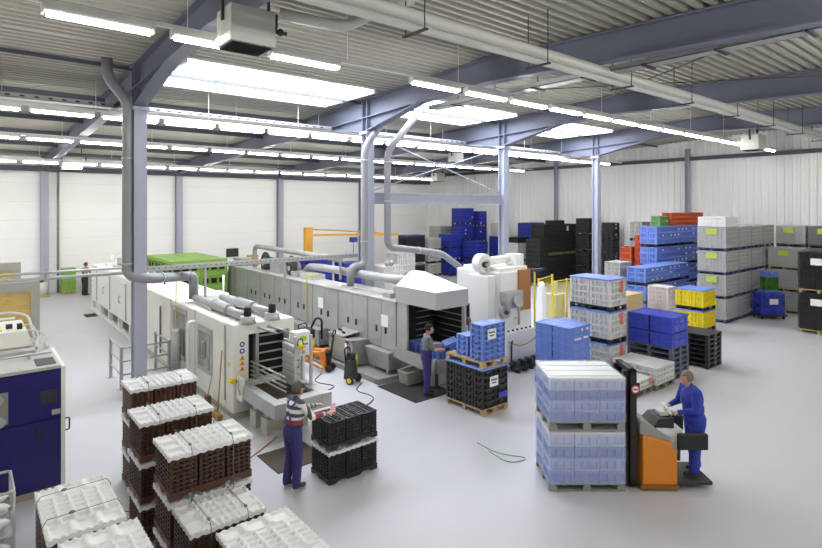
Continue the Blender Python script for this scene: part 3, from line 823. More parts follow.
part(t, 'rail', MB().tube(bend([(-1.1, 13.5, 2.58), (.8, 13.5, 2.58), (1.02, 13.4, 2.5), (1.1, 13.0, 2.1)], .1), .025, 8).tube([(-1.1, 13.3, 2.5), (.8, 13.3, 2.5)], .02, 8), PALEC)
part(t, 'fittings', MB().box(.62, 12.6, 2.42, .72, 12.7, 2.5, 0).box(.78, 12.45, 2.42, .86, 12.55, 2.52, 0).box(.2, 12.4, 2.42, .55, 12.9, 2.45, 1).box(.36, 13.0, 2.42, .4, 13.1, 2.6, 2).box(-.2, 12.9, 2.42, .1, 13.0, 2.48, 2), [BLACK, YEL, BROWN])
part(t, 'hoses', MB().tube(bend([(.75, 12.8, 2.35), (1.0, 12.6, 2.5), (1.1, 12.2, 2.3), (1.0, 11.95, 2.15)], .2), .014, 7).tube(bend([(.8, 12.5, 2.3), (.95, 12.2, 2.45), (1.2, 12.1, 2.35), (1.2, 12.0, 2.1)], .2), .012, 7).ell((1.18, 11.95, 2.17), (.05, .04, .07)).ell((1.03, 12.0, 2.17), (.04, .04, .07)), [PALEC])

for k, (x1, y, h, lab) in enumerate([(2.17, 23.9, 2.0, 'concrete framed panel of yellow bricks behind the navy machine'), (1.95, 29.0, 2.3, 'smaller-looking brick panel standing behind the nearer brick panel')]):
    t = thing('brick_panel', lab, 'wall panel', (x1 - 1.6, y, 0))
    m = MB().box(x1 - 3.2, y, 0, x1, y + .3, .25).box(x1 - 3.2, y, h - .36, x1, y + .3, h).box(x1 - .27, y, .25, x1, y + .3, h - .36).box(x1 - 3.2, y, .25, x1 - 2.9, y + .3, h - .36)
    m.box(x1 - .34, y - .004, h - .36, x1 - .33, y, h)
    part(t, 'frame', m, CONC)
    part(t, 'brickwork', MB().box(x1 - 2.9, y + .05, .25, x1 - .27, y + .25, h - .36), BRICK, 'yellow brick infill')

# ================================================================ small things on the floor of the left half
t = thing('guard_railing', 'low grey steel railing round the foot of the first column', 'railing', (3.8, 15.6, 0))
posts = [(3.14, 16.8), (3.14, 15.5), (4.3, 15.5), (4.3, 16.8)]
for x, y in posts:
    part(t, 'post', MB().box(x - .035, y - .035, .01, x + .035, y + .035, 1.1).box(x - .09, y - .09, 0, x + .09, y + .09, .012), ZINC)
for z in (.38, .72, 1.06):
    m = MB()
    for a, b in zip(posts[:3], posts[1:]):
        m.tube([(a[0], a[1], z), (b[0], b[1], z)], .022, 8)
    part(t, 'rail', m, ZINC)
t = thing('broom', 'wooden broom leaning on the side of the white washer', 'broom', (4.4, 12.1, 0))
part(t, 'stick', MB().tube([(4.38, 12.08, .1), (4.565, 12.32, 1.42)], .017, 8), M('broom_wood', 'a8854f', .7))
part(t, 'head', MB().box(4.3, 11.86, .05, 4.42, 12.3, .13).box(4.31, 11.87, 0, 4.41, 12.29, .05), M('broom_head', '9c7d4c', .9, vs=30))
t = thing('hand_brush', 'small dark hand brush hung beside the broom', 'brush', (4.58, 12.9, 0))
part(t, 'handle', MB().tube([(4.45, 12.9, .25), (4.58, 13.05, .62)], .012, 6), M('broom_wood', ''))
part(t, 'bristles', MB().box(4.4, 12.82, 0, 4.5, 12.98, .26), BROWN)
solo('floor_mat', MB().box(4.28, 8.85, .001, 5.25, 9.75, .015), M('mat_brown', '4a4034', .85, var=.2, vs=25, bump=.3), 'brown mat beside the worker in the striped shirt', 'mat')
solo('floor_mat', MB().box(8.36, 9.95, .001, 9.6, 11.5, .018), RUBBER, 'black rubber mat under the worker holding the blue crate', 'mat')
solo('floor_mat', MB().box(4.05, 26.6, .001, 4.5, 27.4, .012), RUBBER, 'small black mat by the far end of the white cabinet', 'mat')
# grey tubs under the mouth of the steel tunnel
tub = MB()
a, b, h = .2, .28, .34
tub.hexa([(-.17, -.25, 0), (.17, -.25, 0), (.17, .25, 0), (-.17, .25, 0)], [(-.2, -.3, h), (.2, -.3, h), (.2, .3, h), (-.2, .3, h)])
o_v = len(tub.f)
tub = MB()
for s in (-1, 1):
    tub.hexa([(s * .17 - .01, -.25, 0), (s * .17 + .01, -.25, 0), (s * .17 + .01, .25, 0), (s * .17 - .01, .25, 0)], [(s * .2 - .01, -.3, h), (s * .2 + .01, -.3, h), (s * .2 + .01, .3, h), (s * .2 - .01, .3, h)])
    tub.hexa([(-.17, s * .25 - .01, 0), (.17, s * .25 - .01, 0), (.17, s * .25 + .01, 0), (-.17, s * .25 + .01, 0)], [(-.2, s * .3 - .01, h), (.2, s * .3 - .01, h), (.2, s * .3 + .01, h), (-.2, s * .3 + .01, h)])
tub.box(-.17, -.25, 0, .17, .25, .02).box(-.22, -.32, h - .03, -.18, .32, h).box(.18, -.32, h - .03, .22, .32, h).box(-.22, -.32, h - .03, .22, -.28, h).box(-.22, .28, h - .03, .22, .32, h)
TUB_M = tub.mesh('tub', M('tub_grey', 'a3a19a', .5))
put('rinse_tub', TUB_M, (9.25, 11.2, .02), PI / 2, 'grey tub on the black mat, left of the worker by the hood', 'tub', 'grey tubs on the mat')
put('rinse_tub', TUB_M, (9.95, 11.25, .02), PI / 2, 'grey tub under the outfeed, half behind the tub left of the worker', 'tub', 'grey tubs on the mat')
put('rinse_tub', TUB_M, (9.7, 10.7, .02), PI / 2, 'grey tub under the hood nearest the black crates', 'tub', 'grey tubs on the mat')

# pressure washer
t = thing('pressure_washer', 'black upright pressure washer with yellow wheel hubs', 'pressure washer', (8.02, 12.25, 0), .35)
part(t, 'body', MB().hexa([(-.16, -.14, .1), (.16, -.14, .1), (.16, .14, .1), (-.16, .14, .1)], [(-.12, -.11, .62), (.12, -.11, .62), (.12, .11, .62), (-.12, .11, .62)]), CHAR, bevel=.03, local=True)
part(t, 'handle', MB().tube(bend([(-.12, .08, .55), (-.12, .12, .92), (.12, .12, .92), (.12, .08, .55)], .08), .022, 8), BLACK, local=True)
part(t, 'lance', MB().tube([(.14, -.08, .15), (.17, -.05, .7)], .028, 8), YELLOWC, 'yellow lance', local=True)
part(t, 'reel', MB().tube([(-.06, 0, .7), (.08, 0, .7)], .11, 12).box(-.1, -.08, .55, .1, .08, .68), BLACK, local=True)
for s in (-1, 1):
    d = part(t, 'wheel', MB().tube([(s * .15, -.1, .11), (s * .21, -.1, .11)], .11, 16), BLACK, local=True)
    part(d, 'hub', MB().tube([(s * .212, -.1, .11), (s * .218, -.1, .11)], .07, 14), YELLOWC, 'yellow hub', local=True)
# wet vacuum and pallet truck
t = thing('wet_vacuum', 'yellow drum vacuum with a black head beside the orange pallet truck', 'vacuum cleaner', (8.14, 14.95, .0), 0)
part(t, 'drum', MB().tube([(0, 0, .16), (0, 0, .7)], .27, 18), YELLOWC, local=True)
part(t, 'head', MB().tube([(0, 0, .7), (0, 0, .9), (0, 0, .96)], [.29, .28, .2], 18), BLACK, local=True)
part(t, 'hose', MB().tube(bend([(.2, .1, .85), (.35, .0, 1.25), (.5, -.1, 1.2), (.45, -.2, .6)], .25), .035, 8), BLACK, local=True)
part(t, 'handle', MB().tube(bend([(-.1, .25, .3), (-.1, .3, 1.05), (.2, .3, 1.05), (.2, .25, .3)], .08), .02, 8), CHAR, local=True)
for a in range(4):
    part(t, 'caster', MB().tube([(.24 * math.cos(a * PI / 2 + .6) - .02, .24 * math.sin(a * PI / 2 + .6), .06), (.24 * math.cos(a * PI / 2 + .6) + .02, .24 * math.sin(a * PI / 2 + .6), .06)], .06, 10).box(.24 * math.cos(a * PI / 2 + .6) - .03, .24 * math.sin(a * PI / 2 + .6) - .03, .1, .24 * math.cos(a * PI / 2 + .6) + .03, .24 * math.sin(a * PI / 2 + .6) + .03, .17), BLACK, local=True)
t = thing('pallet_truck', 'orange high-lift pallet truck with black drawbar', 'pallet truck', (8.0, 13.55, 0), .65)
part(t, 'drawbar', MB().tube([(.05, -.12, .15), (.12, -.2, 1.0)], .03, 8).tube(bend([(.0, -.2, 1.0), (.02, -.24, 1.15), (.22, -.24, 1.15), (.24, -.2, 1.0), (0, -.2, 1.0)], .05), .02, 8), BLACK, local=True)
part(t, 'pump', MB().tube([(.06, -.08, .12), (.06, -.08, .6)], .06, 10).box(-.05, -.12, .45, .17, 0, .55), BLACK, local=True)
for s in (-.14, .14):
    part(t, 'fork', MB().box(s + .06 - .07, 0, .5, s + .06 + .07, 1.15, .57).box(s + .06 - .05, .02, .2, s + .06 + .05, .1, .5), ORANGE, local=True)
    part(t, 'scissor_arm', MB().hexa([(s + .03, .05, .08), (s + .09, .05, .08), (s + .09, .13, .08), (s + .03, .13, .08)], [(s + .03, .95, .5), (s + .09, .95, .5), (s + .09, 1.05, .5), (s + .03, 1.05, .5)]).hexa([(s + .03, .95, .08), (s + .09, .95, .08), (s + .09, 1.05, .08), (s + .03, 1.05, .08)], [(s + .03, .05, .5), (s + .09, .05, .5), (s + .09, .13, .5), (s + .03, .13, .5)]), ORANGE, local=True)
    part(t, 'wheel', MB().tube([(s + .02, -.14, .1), (s + .1, -.14, .1)], .1, 14), BLACK, local=True)
    part(t, 'wheel', MB().tube([(s + .03, 1.0, .05), (s + .09, 1.0, .05)], .05, 12), GREYC, local=True)
part(t, 'frame', MB().box(-.18, -.05, .12, .3, .02, .3).box(-.16, .02, .44, .28, .1, .6).box(-.14, -.04, .3, -.09, .02, .6).box(.21, -.04, .3, .26, .02, .6), ORANGE, local=True)
# cables on the floor
def cord(pts, r, mat, label, name='cord'):
    solo(name, MB().tube(bend(pts, .4, 6), r, 6), mat, label, 'cord')
cord([(8.2, 12.0, .012), (7.7, 11.6, .012), (7.9, 10.9, .012), (7.3, 10.5, .012), (6.9, 10.9, .012), (6.6, 10.3, .012)], .012, BLACK, 'black cable curling across the floor from the pressure washer')
cord([(7.8, 13.4, .012), (7.2, 12.9, .012), (7.6, 12.2, .012), (7.0, 12.0, .012), (6.4, 12.6, .012)], .012, BLACK, 'black cable on the floor in front of the pallet truck')
cord([(4.95, 10.3, .01), (4.4, 9.9, .01), (3.9, 9.6, .01), (3.3, 9.9, .01)], .01, RED, 'thin red hose on the floor by the white washer')
cord([(1.0, 10.2, .01), (1.4, 9.7, .01), (2.0, 9.2, .01)], .008, RED, 'short red hose on the floor by the navy machine')
cord([(7.9, 7.5, .008), (7.85, 6.9, .008), (8.2, 6.4, .008), (7.7, 6.5, .008), (7.8, 7.1, .008)], .008, M('cord_green', '7fae7f', .6), 'thin pale green cord looped on the floor left of the forklift load')

# ================================================================ CRATES, PALLETS, TRAYS
CACHE = {}
def crate_mesh(lx, ly, h, mat, style):
    key = (round(lx, 3), round(ly, 3), round(h, 3), mat.name, style)
    if key in CACHE:
        return CACHE[key]
    g = .009
    a, b = lx / 2 - g, ly / 2 - g
    h = h - .004
    m = MB()
    if style == 'folded':
        m.box(-a + .012, -b + .012, 0, a - .012, b - .012, h - .012)
        for s in (-1, 1):
            m.box(-a, s * b - .012 - .006 * s - .006, h - .035, a, s * b + .012 - .006 * s - .006, h)
            m.box(s * a - .012 - .006 * s - .006, -b + .02, h - .035, s * a + .012 - .006 * s - .006, b - .02, h)
        for k in range(3):
            x = -a + (k + .5) * 2 * a / 3
            m.box(x - .03, -b + .02, h - .012, x + .03, b - .02, h - .004)
            m.box(x - .02, -b, 0, x + .02, -b + .02, h - .036)
        m.box(-a, -b * .5, 0, -a + .02, -b * .2, h - .036).box(-a, b * .2, 0, -a + .02, b * .5, h - .036)
    else:
        t = .06
        m.box(-a + t, -b + t, 0, a - t, b - t, h * (.55 if style == 'open' else .99))          # floor of the crate / closed body
        for s in (-1, 1):
            y0, y1 = (-b + .045, -b + t) if s < 0 else (b - t, b - .045)
            x0, x1 = (-a + .045, -a + t) if s < 0 else (a - t, a - .045)
            m.box(-a + .045, y0, 0, a - .045, y1, h - .002)
            m.box(x0, -b + t, 0, x1, b - t, h - .002)
            y0, y1 = (-b, -b + .05) if s < 0 else (b - .05, b)
            x0, x1 = (-a, -a + .05) if s < 0 else (a - .05, a)
            m.box(-a, y0, h * .78, a, y1, h)
            m.box(x0, -b + .05, h * .78, x1, b - .05, h)
            m.box(-a, y0, 0, a, y1, h * .1)
            m.box(x0, -b + .05, 0, x1, b - .05, h * .1)
            nr = max(2, round(lx / .16))
            for k in range(nr + 1):
                x = -a + .012 + k * (2 * a - .024) / nr
                m.box(x - .011, y0, h * .1, x + .011, y1, h * .78)
            nr = max(2, round(ly / .16))
            for k in range(nr + 1):
                y = -b + .05 + k * (2 * b - .1) / nr
                m.box(x0, y - .011, h * .1, x1, y + .011, h * .78)
        if style == 'vent':
            for s in (-1, 1):
                m.box(-a * .25, (-b if s < 0 else b - .05), h * .4, a * .25, (-b + .05 if s < 0 else b), h * .78)
                m.box((-a if s < 0 else a - .05), -b * .3, h * .4, (-a + .05 if s < 0 else a), b * .3, h * .78)
        if style == 'bin':                       # bulk bin on feet with dark hand holes
            for sx in (-.6, 0, .6):
                m.box(a * sx - .12, -b - .002, h * .25, a * sx + .12, -b + .008, h * .62, 1)
            for sy in (-.6, .6):
                m.box(-a - .002, b * sy - .12, h * .25, -a + .008, b * sy + .12, h * .62, 1)
    me = m.mesh('crate', [mat, DARK])
    CACHE[key] = me
    return me

def pallet_parts(lx, ly, h=.14):
    deck = MB()
    nb = max(4, int(ly / .16))
    w = ly / nb
    for k in range(nb):
        deck.box(-lx / 2, -ly / 2 + k * w + .01, h - .024, lx / 2, -ly / 2 + (k + 1) * w - .01, h)
    for k in (-1, 0, 1):
        deck.box(k * (lx / 2 - .06) - .05, -ly / 2 + .005, h - .045, k * (lx / 2 - .06) + .05, ly / 2 - .005, h - .025)
    run = []
    for k in (-1, 0, 1):
        r = MB()
        y = k * (ly / 2 - .05)
        r.box(-lx / 2, y - .045, 0, lx / 2, y + .045, .022)
        for i in (-1, 0, 1):
            r.box(i * (lx / 2 - .07) - .065, y - .045, .023, i * (lx / 2 - .07) + .065, y + .045, h - .046)
        run.append(r)
    return deck, run

PAL = {}
HID = []
LAST = {}
def pallet(loc, lx, ly, h, mat, label, group=None, near=False, rz=0):
    key = (round(lx, 2), round(ly, 2), round(h, 3), mat.name, near)
    if near:
        if key in PAL:
            return dup(PAL[key], loc, rz, label, group)
        t = thing('pallet', label, 'pallet', loc, rz, group)
        d, rs = pallet_parts(lx, ly, h)
        part(t, 'deck', d, mat, local=True)
        for r in rs:
            part(t, 'runner', r, mat, local=True)
        PAL[key] = t
        return t
    if key not in PAL:
        d, rs = pallet_parts(lx, ly, h)
        for r in rs:
            d.add(r.v, r.f)
        PAL[key] = d.mesh('pallet', mat)
    return put('pallet', PAL[key], loc, rz, label, 'pallet', group)

FILM = M('stretch_film', 'f2f4f6', .18, var=.02, alpha=.2)
FILMD = M('dark_film', '2a2a2a', .2, var=.1, alpha=.45)
def film(x0, y0, x1, y1, z0, z1, label, mat=None, e=.012, top=True, card=None):
    m = MB()
    n = 7
    rows = []
    for k in range(n + 1):
        z = z0 + (z1 - z0) * k / n
        j = [R.uniform(0, e) for _ in range(4)]
        q = e * .25
        rows += [(x0 - q - j[0], y0 - q - j[0], z), (x1 + q + j[1], y0 - q - j[1], z), (x1 + q + j[2], y1 + q + j[2], z), (x0 - q - j[3], y1 + q + j[3], z)]
    fs = []
    for k in range(n):
        for i in range(4):
            fs.append((4 * k + i, 4 * k + (i + 1) % 4, 4 * k + 4 + (i + 1) % 4, 4 * k + 4 + i))
    if top:
        fs.append((4 * n, 4 * n + 1, 4 * n + 2, 4 * n + 3))
    m.add(rows, fs)
    o = solo('stretch_film', m, mat or FILM, label, 'film')
    if card:
        part(o, 'stuck_card', MB().box(*card[0]), card[1], card[2])
    return o

def stack(name, desc, where, X0, Y0, lx, ly, ncx, ncy, tiers, mat, style='open', pmat=None, z0=0, lid=None, ph=.14, cards=0, near=False, longx=None, lidname='crate_cover', showall=False, mats=None, flank=True):
    """tiers from the floor up: (layers, layer height, pallet under it?)"""
    z = z0
    cx, cy = lx / ncx, ly / ncy
    me_of = lambda h, mm: crate_mesh(cx, cy, h, mm, style)
    total = sum(t[0] for t in tiers)
    longx = (lx >= ly) if longx is None else longx
    done, nt = 0, len(tiers)
    LAST.clear()
    grp = '%ss of the %s' % (desc, where)
    for ti, (n, h, pal) in enumerate(tiers):
        if pal:
            lab = '%s pallet under the %s load from the top, %s' % ((pmat or BLACKC).name.split('_')[0], ORD[nt - ti], where) if nt > 1 else '%s pallet under the %s' % ((pmat or BLACKC).name.split('_')[0], where)
            pallet((X0 + lx / 2, Y0 + ly / 2, z), lx, ly, ph, pmat or BLACKC, lab, None, near)
            z += ph + .002
        for k in range(n):
            top = (ti == nt - 1 and k == n - 1)
            row = total - done
            for i in range(ncx):
                for j in range(ncy):
                    if j and (i or not flank) and not (top or showall):
                        HID.append((me_of(h, mats[row - 1] if mats else mat), (X0 + cx * (i + .5), Y0 + cy * (j + .5), z)))
                        continue
                    if total == 1:
                        rw = 'in top layer'
                    else:
                        rw = 'topmost' if row == 1 else ('lowest' if row == total else ORD[row] + ' from top')
                    if ncx * ncy == 1:
                        lab = '%s %s in the %s' % (desc, rw, where)
                    elif i == 0 and j == 0:
                        lab = '%s %s at the near corner of %s' % (desc, rw, where)
                    elif j == 0:
                        lab = '%s %s, %s from near corner, %s face of %s' % (desc, rw, ORD[i + 1], 'long' if longx else 'end', where)
                    elif i == 0:
                        lab = '%s %s, %s from near corner, %s face of %s' % (desc, rw, ORD[j + 1], 'end' if longx else 'long', where)
                    else:
                        lab = '%s %s, %s along and %s deep in %s' % (desc, rw, ORD[i + 1], ORD[j + 1], where)
                    mm = mats[row - 1] if mats else mat
                    o = put(name, me_of(h, mm), (X0 + cx * (i + .5), Y0 + cy * (j + .5), z), 0, lab, 'crate', grp)
                    LAST[(i, j, row)] = o
                    if cards and R.random() < cards and j == 0:
                        g = MB().box(-.06, -cy / 2 - .002, h * .3, .06, -cy / 2 + .004, h * .6)
                        part(o, 'label_card', g, PAPER, 'white label card', local=True)
            z += h
            done += 1
        if lid and (ti == nt - 1 or lid[1]):
            solo(lidname, MB().rbox(X0 - .005, Y0 - .005, z, X0 + lx + .005, Y0 + ly + .005, z + .045, .01), lid[0], '%s lid sheet on the %s load from the top of %s' % (lid[0].name.split('_')[0], ORD[nt - ti], where), 'lid')
            z += .047
    return z

# ---------------------------------------------------------------- brown plant trays under white lids (lower left)
TL, TW, TH = .333, .66, .054
def tray_mesh(mat, name):
    m = MB()
    a, b = TL / 2 - .010, TW / 2 - .004
    for s in (-1, 1):
        m.box(-a, s * b - .012 - s * .012, .030, a, s * b + .012 - s * .012, TH - .003)
        m.box(s * a - .012 - s * .012, -b + .024, .030, s * a + .012 - s * .012, b - .024, TH - .003)
        for k in range(5):
            x = -a + .02 + k * (2 * a - .04) / 4
            m.box(x - .014, s * b - .01 - s * .014, 0, x + .014, s * b + .01 - s * .014, .031)
        for k in range(7):
            y = -b + .03 + k * (2 * b - .06) / 6
            m.box(s * a - .01 - s * .014, y - .016, 0, s * a + .01 - s * .014, y + .016, .031)
    for k in range(9):
        y = -b + .04 + k * (2 * b - .08) / 8
        m.box(-a + .02, y - .012, .02, a - .02, y + .012, TH - .012)
    m.box(-.012, -b + .02, .012, .012, b - .02, TH - .006)
    m.box(-a + .02, -b + .02, .004, a - .02, b - .02, .012)
    for sx in (-1, 1):
        for k in range(3):
            y = -b + .06 + k * (2 * b - .12) / 2
            m.box(sx * a * .8 - .02, y - .03, TH - .02, sx * a * .8 + .02, y + .03, TH - .003)
    return m.mesh(name, mat)
TRAY_B, TRAY_D, TRAY_K = tray_mesh(BROWN, 'tray'), tray_mesh(DBROWN, 'tray'), tray_mesh(M('black_tray', '1f1d1c', .5, var=.15), 'tray')

def lid_mesh():
    nx, ny = 120, 80
    lx, ly = 1.0, .66
    def h(u, v):
        if u < .23 or u > .77:
            uu = (u / .23) if u < .5 else ((1 - u) / .23)
            rx = abs(math.cos(PI * uu)) ** 10
            ry = abs(math.cos(PI * v * 3)) ** 5
        else:
            rx = abs(math.cos(PI * (u - .23) / .54 * 6)) ** 4
            ry = abs(math.cos(PI * v * 5)) ** 6
        q = max(rx, ry * .95)
        q = q * q * (3 - 2 * q)
        hh = .04 * q + .012 * rx * ry
        e = min(u * lx, (1 - u) * lx, v * ly, (1 - v) * ly)
        if e < .022:
            w = .5 + .5 * math.cos(2 * PI * (u * 15 if min(v, 1 - v) * ly < min(u, 1 - u) * lx else v * 10))
            hh = .014 + .018 * w
        if abs(u - .23) < .02 or abs(u - .77) < .02:
            hh = .008
        return .04 + hh
    vs, fs = [], []
    for j in range(ny + 1):
        for i in range(nx + 1):
            u, v = i / nx, j / ny
            vs.append(((u - .5) * lx, (v - .5) * ly, h(u, v)))
    for j in range(ny):
        for i in range(nx):
            a = j * (nx + 1) + i
            fs.append((a, a + 1, a + nx + 2, a + nx + 1))
    m = MB().add(vs, fs, 0, True)
    # skirt with waved lower edge
    rim = [(i, 0) for i in range(nx)] + [(nx, j) for j in range(ny)] + [(i, ny) for i in range(nx, 0, -1)] + [(0, j) for j in range(ny, 0, -1)]
    top = [vs[j * (nx + 1) + i] for i, j in rim]
    n = len(rim)
    bot = [(p[0] * 1.004, p[1] * 1.004, .012 - .01 * math.cos(2 * PI * k / 12)) for k, p in enumerate(top)]
    m.add(top + bot, [(i, n + i, n + (i + 1) % n, (i + 1) % n) for i in range(n)], 0, True)
    m.add(bot, [tuple(range(n - 1, -1, -1))])
    return m.mesh('tray_cover', LIDW)
LIDM = lid_mesh()
def skid_mesh(mat):
    m = MB()
    lx, ly = 1.0, .66
    for s in (-1, 1):
        poly = []
        for k in range(25):
            u = k / 24
            poly.append(((u - .5) * lx, .0 + .045 * (1 if 4 < k % 12 < 8 else (0 if not 3 < k % 12 < 9 else .6))))
        poly += [(lx / 2, .095), (-lx / 2, .095)]
        y = s * (ly / 2 - .012)
        m.prism(poly, 'y', y - .012, y + .012)
        poly = [((k / 16 - .5) * (ly - .05), .045 * (1 if k % 8 in (3, 4, 5) else (.5 if k % 8 in (2, 6) else 0))) for k in range(17)] + [((ly - .05) / 2, .095), (-(ly - .05) / 2, .095)]
        x = s * (lx / 2 - .012)
        m.prism(poly, 'x', x - .012, x + .012)
    m.box(-lx / 2 + .03, -ly / 2 + .03, .06, lx / 2 - .03, ly / 2 - .03, .09)
    return m.mesh('skid', mat)
SKID_B, SKID_K = skid_mesh(BROWN), skid_mesh(MATS['black_tray'])
REST = []
WIRE = M('strap_wire', '6b6961', .6)
def tray_stack(X0, Y0, lx, ly, ntier, where, hue, turned=False, full=None, layers=7, lid_top=True, straps=True, tint=None):
    """turned: the long side runs along y.  full: tiers (from the floor) whose three columns show"""
    z = 0
    rz = PI / 2 if turned else 0
    L, W = (ly, lx) if turned else (lx, ly)
    cxy = (X0 + lx / 2, Y0 + ly / 2)
    me, sk = {'brown': (TRAY_B, SKID_B), 'dark': (TRAY_D, SKID_B), 'black': (TRAY_K, SKID_K)}[hue]
    col = 'black' if hue == 'black' else 'brown'
    for t in range(ntier):
        tn = '' if ntier == 1 else ('upper' if t == ntier - 1 else ('bottom' if t == 0 else 'middle')) + ' tier of '
        put('tray_pallet', sk, (cxy[0], cxy[1], z), rz, '%s plastic pallet base under the %s%s' % (col, tn, where), 'pallet', None, (L, W / .66, 1))
        z += .097
        for k in range(layers):
            for c in range(3):
                off = (c - 1) * L / 3
                p = (cxy[0] + (0 if turned else off), cxy[1] + (off if turned else 0), z)
                s = (L / 3 / TL, W / TW, 1)
                show = full is None or t in full or c == 0
                if not show:
                    REST.append((me, p, rz, s))
                    continue
                row = layers - k
                w = 'topmost' if row == 1 else ('lowest' if row == layers else ORD[row] + ' from top')
                put('plant_tray', me, p, rz, '%s tray %s, %s column, %s%s' % (col, w, ['first', 'middle', 'last'][c], tn, where), 'tray', 'plant trays of the ' + where, s)
            z += TH
        if t < ntier - 1 or lid_top:
            put('tray_cover', LIDM, (cxy[0], cxy[1], z + .008), rz, 'white moulded lid on the %s%s' % (tn, where), 'lid', None, (L * 1.02, W / .66 * 1.03, 1))
            z += .102
    if straps:
        for q in ((.25, .75)):
            m = MB()
            if turned:
                y = Y0 + ly * q
                m.tube([(X0 - .02, y, .1), (X0 - .02, y, z - .03), (X0 + .02, y, z + .03), (X0 + lx - .02, y, z + .03), (X0 + lx + .02, y, z - .03), (X0 + lx + .02, y, .1)], .004, 5)
                m.ell((X0 + lx * .35, y, z + .036), (.03, .02, .015), 6, 4)
            else:
                x = X0 + lx * q
                m.tube([(x, Y0 - .02, .1), (x, Y0 - .02, z - .03), (x, Y0 + .02, z + .03), (x, Y0 + ly - .02, z + .03), (x, Y0 + ly + .02, z - .03), (x, Y0 + ly + .02, .1)], .004, 5)
                m.ell((x, Y0 + .06, z + .036), (.02, .03, .015), 6, 4)
            solo('strap', m, WIRE, 'dark wire strap %s round the %s' % (('nearer' if q < .5 else 'farther') if turned else ('first' if q < .5 else 'second'), where), 'strap')
    return z

tray_stack(2.12, 9.75, 1.06, .68, 3, 'tray stack nearest railing', 'brown', full=(2,))
tray_stack(1.89, 8.16, 1.0, .70, 3, 'second stack from railing', 'dark', full=(2,))
tray_stack(1.91, 6.86, 1.03, .68, 3, 'third stack from railing', 'dark', full=(2,))
tray_stack(1.92, 6.10, .86, .66, 2, 'fourth stack from railing', 'dark', full=(1,))
tray_stack(2.15, 4.92, .82, 1.02, 2, 'fifth stack from railing', 'dark', turned=True, full=(1,), straps=False)
tray_stack(.59, 5.84, .63, 1.06, 3, 'stack beside navy machine', 'dark', turned=True, full=(2,))
tray_stack(.66, 4.66, .63, 1.06, 3, 'stack before navy machine', 'dark', turned=True, full=(2,), straps=False)
tray_stack(4.76, 7.93, 1.0, .62, 2, 'striped worker stack', 'black', lid_top=False, straps=False)
def rest_trays():
    mb = MB()
    for me, p, rz, s in REST:
        mt = Matrix.Translation(p) @ Matrix.Rotation(rz, 4, 'Z') @ Matrix.Diagonal((*s, 1))
        mb.add([mt @ v.co for v in me.vertices], [tuple(f.vertices) for f in me.polygons])
    o = solo('plant_trays', mb, DBROWN, 'brown trays hidden deeper in the lower tiers of the lidded stacks', 'trays', kind='stuff')
rest_trays()
PINK = M('pink_card', 'd9799a', .7)
for k in range(4):
    solo('plant_label', MB().hexa([(4.84 + .06 * k, 8.02 + .09 * k, 1.195), (4.92 + .06 * k, 7.98 + .09 * k, 1.195), (4.95 + .06 * k, 8.06 + .09 * k, 1.195), (4.86 + .06 * k, 8.1 + .09 * k, 1.195)],
         [(4.84 + .06 * k, 8.02 + .09 * k, 1.205), (4.92 + .06 * k, 7.98 + .09 * k, 1.205), (4.95 + .06 * k, 8.06 + .09 * k, 1.205), (4.86 + .06 * k, 8.1 + .09 * k, 1.205)]), PINK if k % 2 else M('beige_card', 'b59b86', .7),
         '%s card on the top tray by the striped worker, %s from near corner' % ('pink' if k % 2 else 'beige', ORD[k + 1]), 'card')

# ---------------------------------------------------------------- worker's black crate pallet with blue crates on top
def card(o, x0, z0, y, w, h):
    d = part(o, 'paper_sign', MB().box(x0, y - .003, z0, x0 + w, y, z0 + h), PAPER, 'white paper sign')
    part(d, 'print', MB().box(x0 + w * .12, y - .006, z0 + h * .58, x0 + w * .88, y - .0035, z0 + h * .74).box(x0 + w * .22, y - .006, z0 + h * .28, x0 + w * .74, y - .0035, z0 + h * .42), INK, 'grey print')
z = stack('vented_crate', 'black crate', 'pallet by the hood', 8.98, 8.35, .86, 1.22, 2, 4, [(6, .145, True)], BLACKC, 'vent', WOOD, lid=(CRATEBLUE, False), lidname='crate_cover', near=True)
card(LAST[(0, 0, 2)], 9.2, .62, 8.34, .28, .23)
part(LAST[(1, 0, 5)], 'tape_patch', MB().box(9.5, 8.338, .31, 9.8, 8.346, .43), ROYAL, 'blue patch of tape')
pallet((9.41, 8.97, z + .001), .84, 1.2, .14, WOOD, 'wooden pallet on top of the black crates by the hood', None, True)
z += .143
z1 = stack('worker_crate', 'blue crate', 'tall blue pile', 9.03, 8.4, .78, .42, 2, 1, [(7, .118, False)], CRATEBLUE, 'vent', z0=z)
card(LAST[(0, 0, 2)], 9.18, z1 - .34, 8.39, .28, .23)
stack('worker_crate', 'blue crate', 'low blue pile', 9.08, 8.92, .5, .40, 1, 1, [(4, .12, False)], CRATEBLUE, 'vent', z0=z)
cm = crate_mesh(.38, .56, .26, CRATEBLUE, 'open')
put('conveyor_crate', cm, (9.72, 10.55, .725), PI / 2, 'blue crate on the outfeed nearest the low blue pile', 'crate')
put('conveyor_crate', cm, (9.85, 11.05, .725), PI / 2, 'blue crate coming out of the mouth behind the worker with the crate', 'crate')
put('conveyor_crate', cm, (9.8, 11.55, .725), PI / 2, 'blue crate deepest inside the dark mouth under the hood', 'crate')

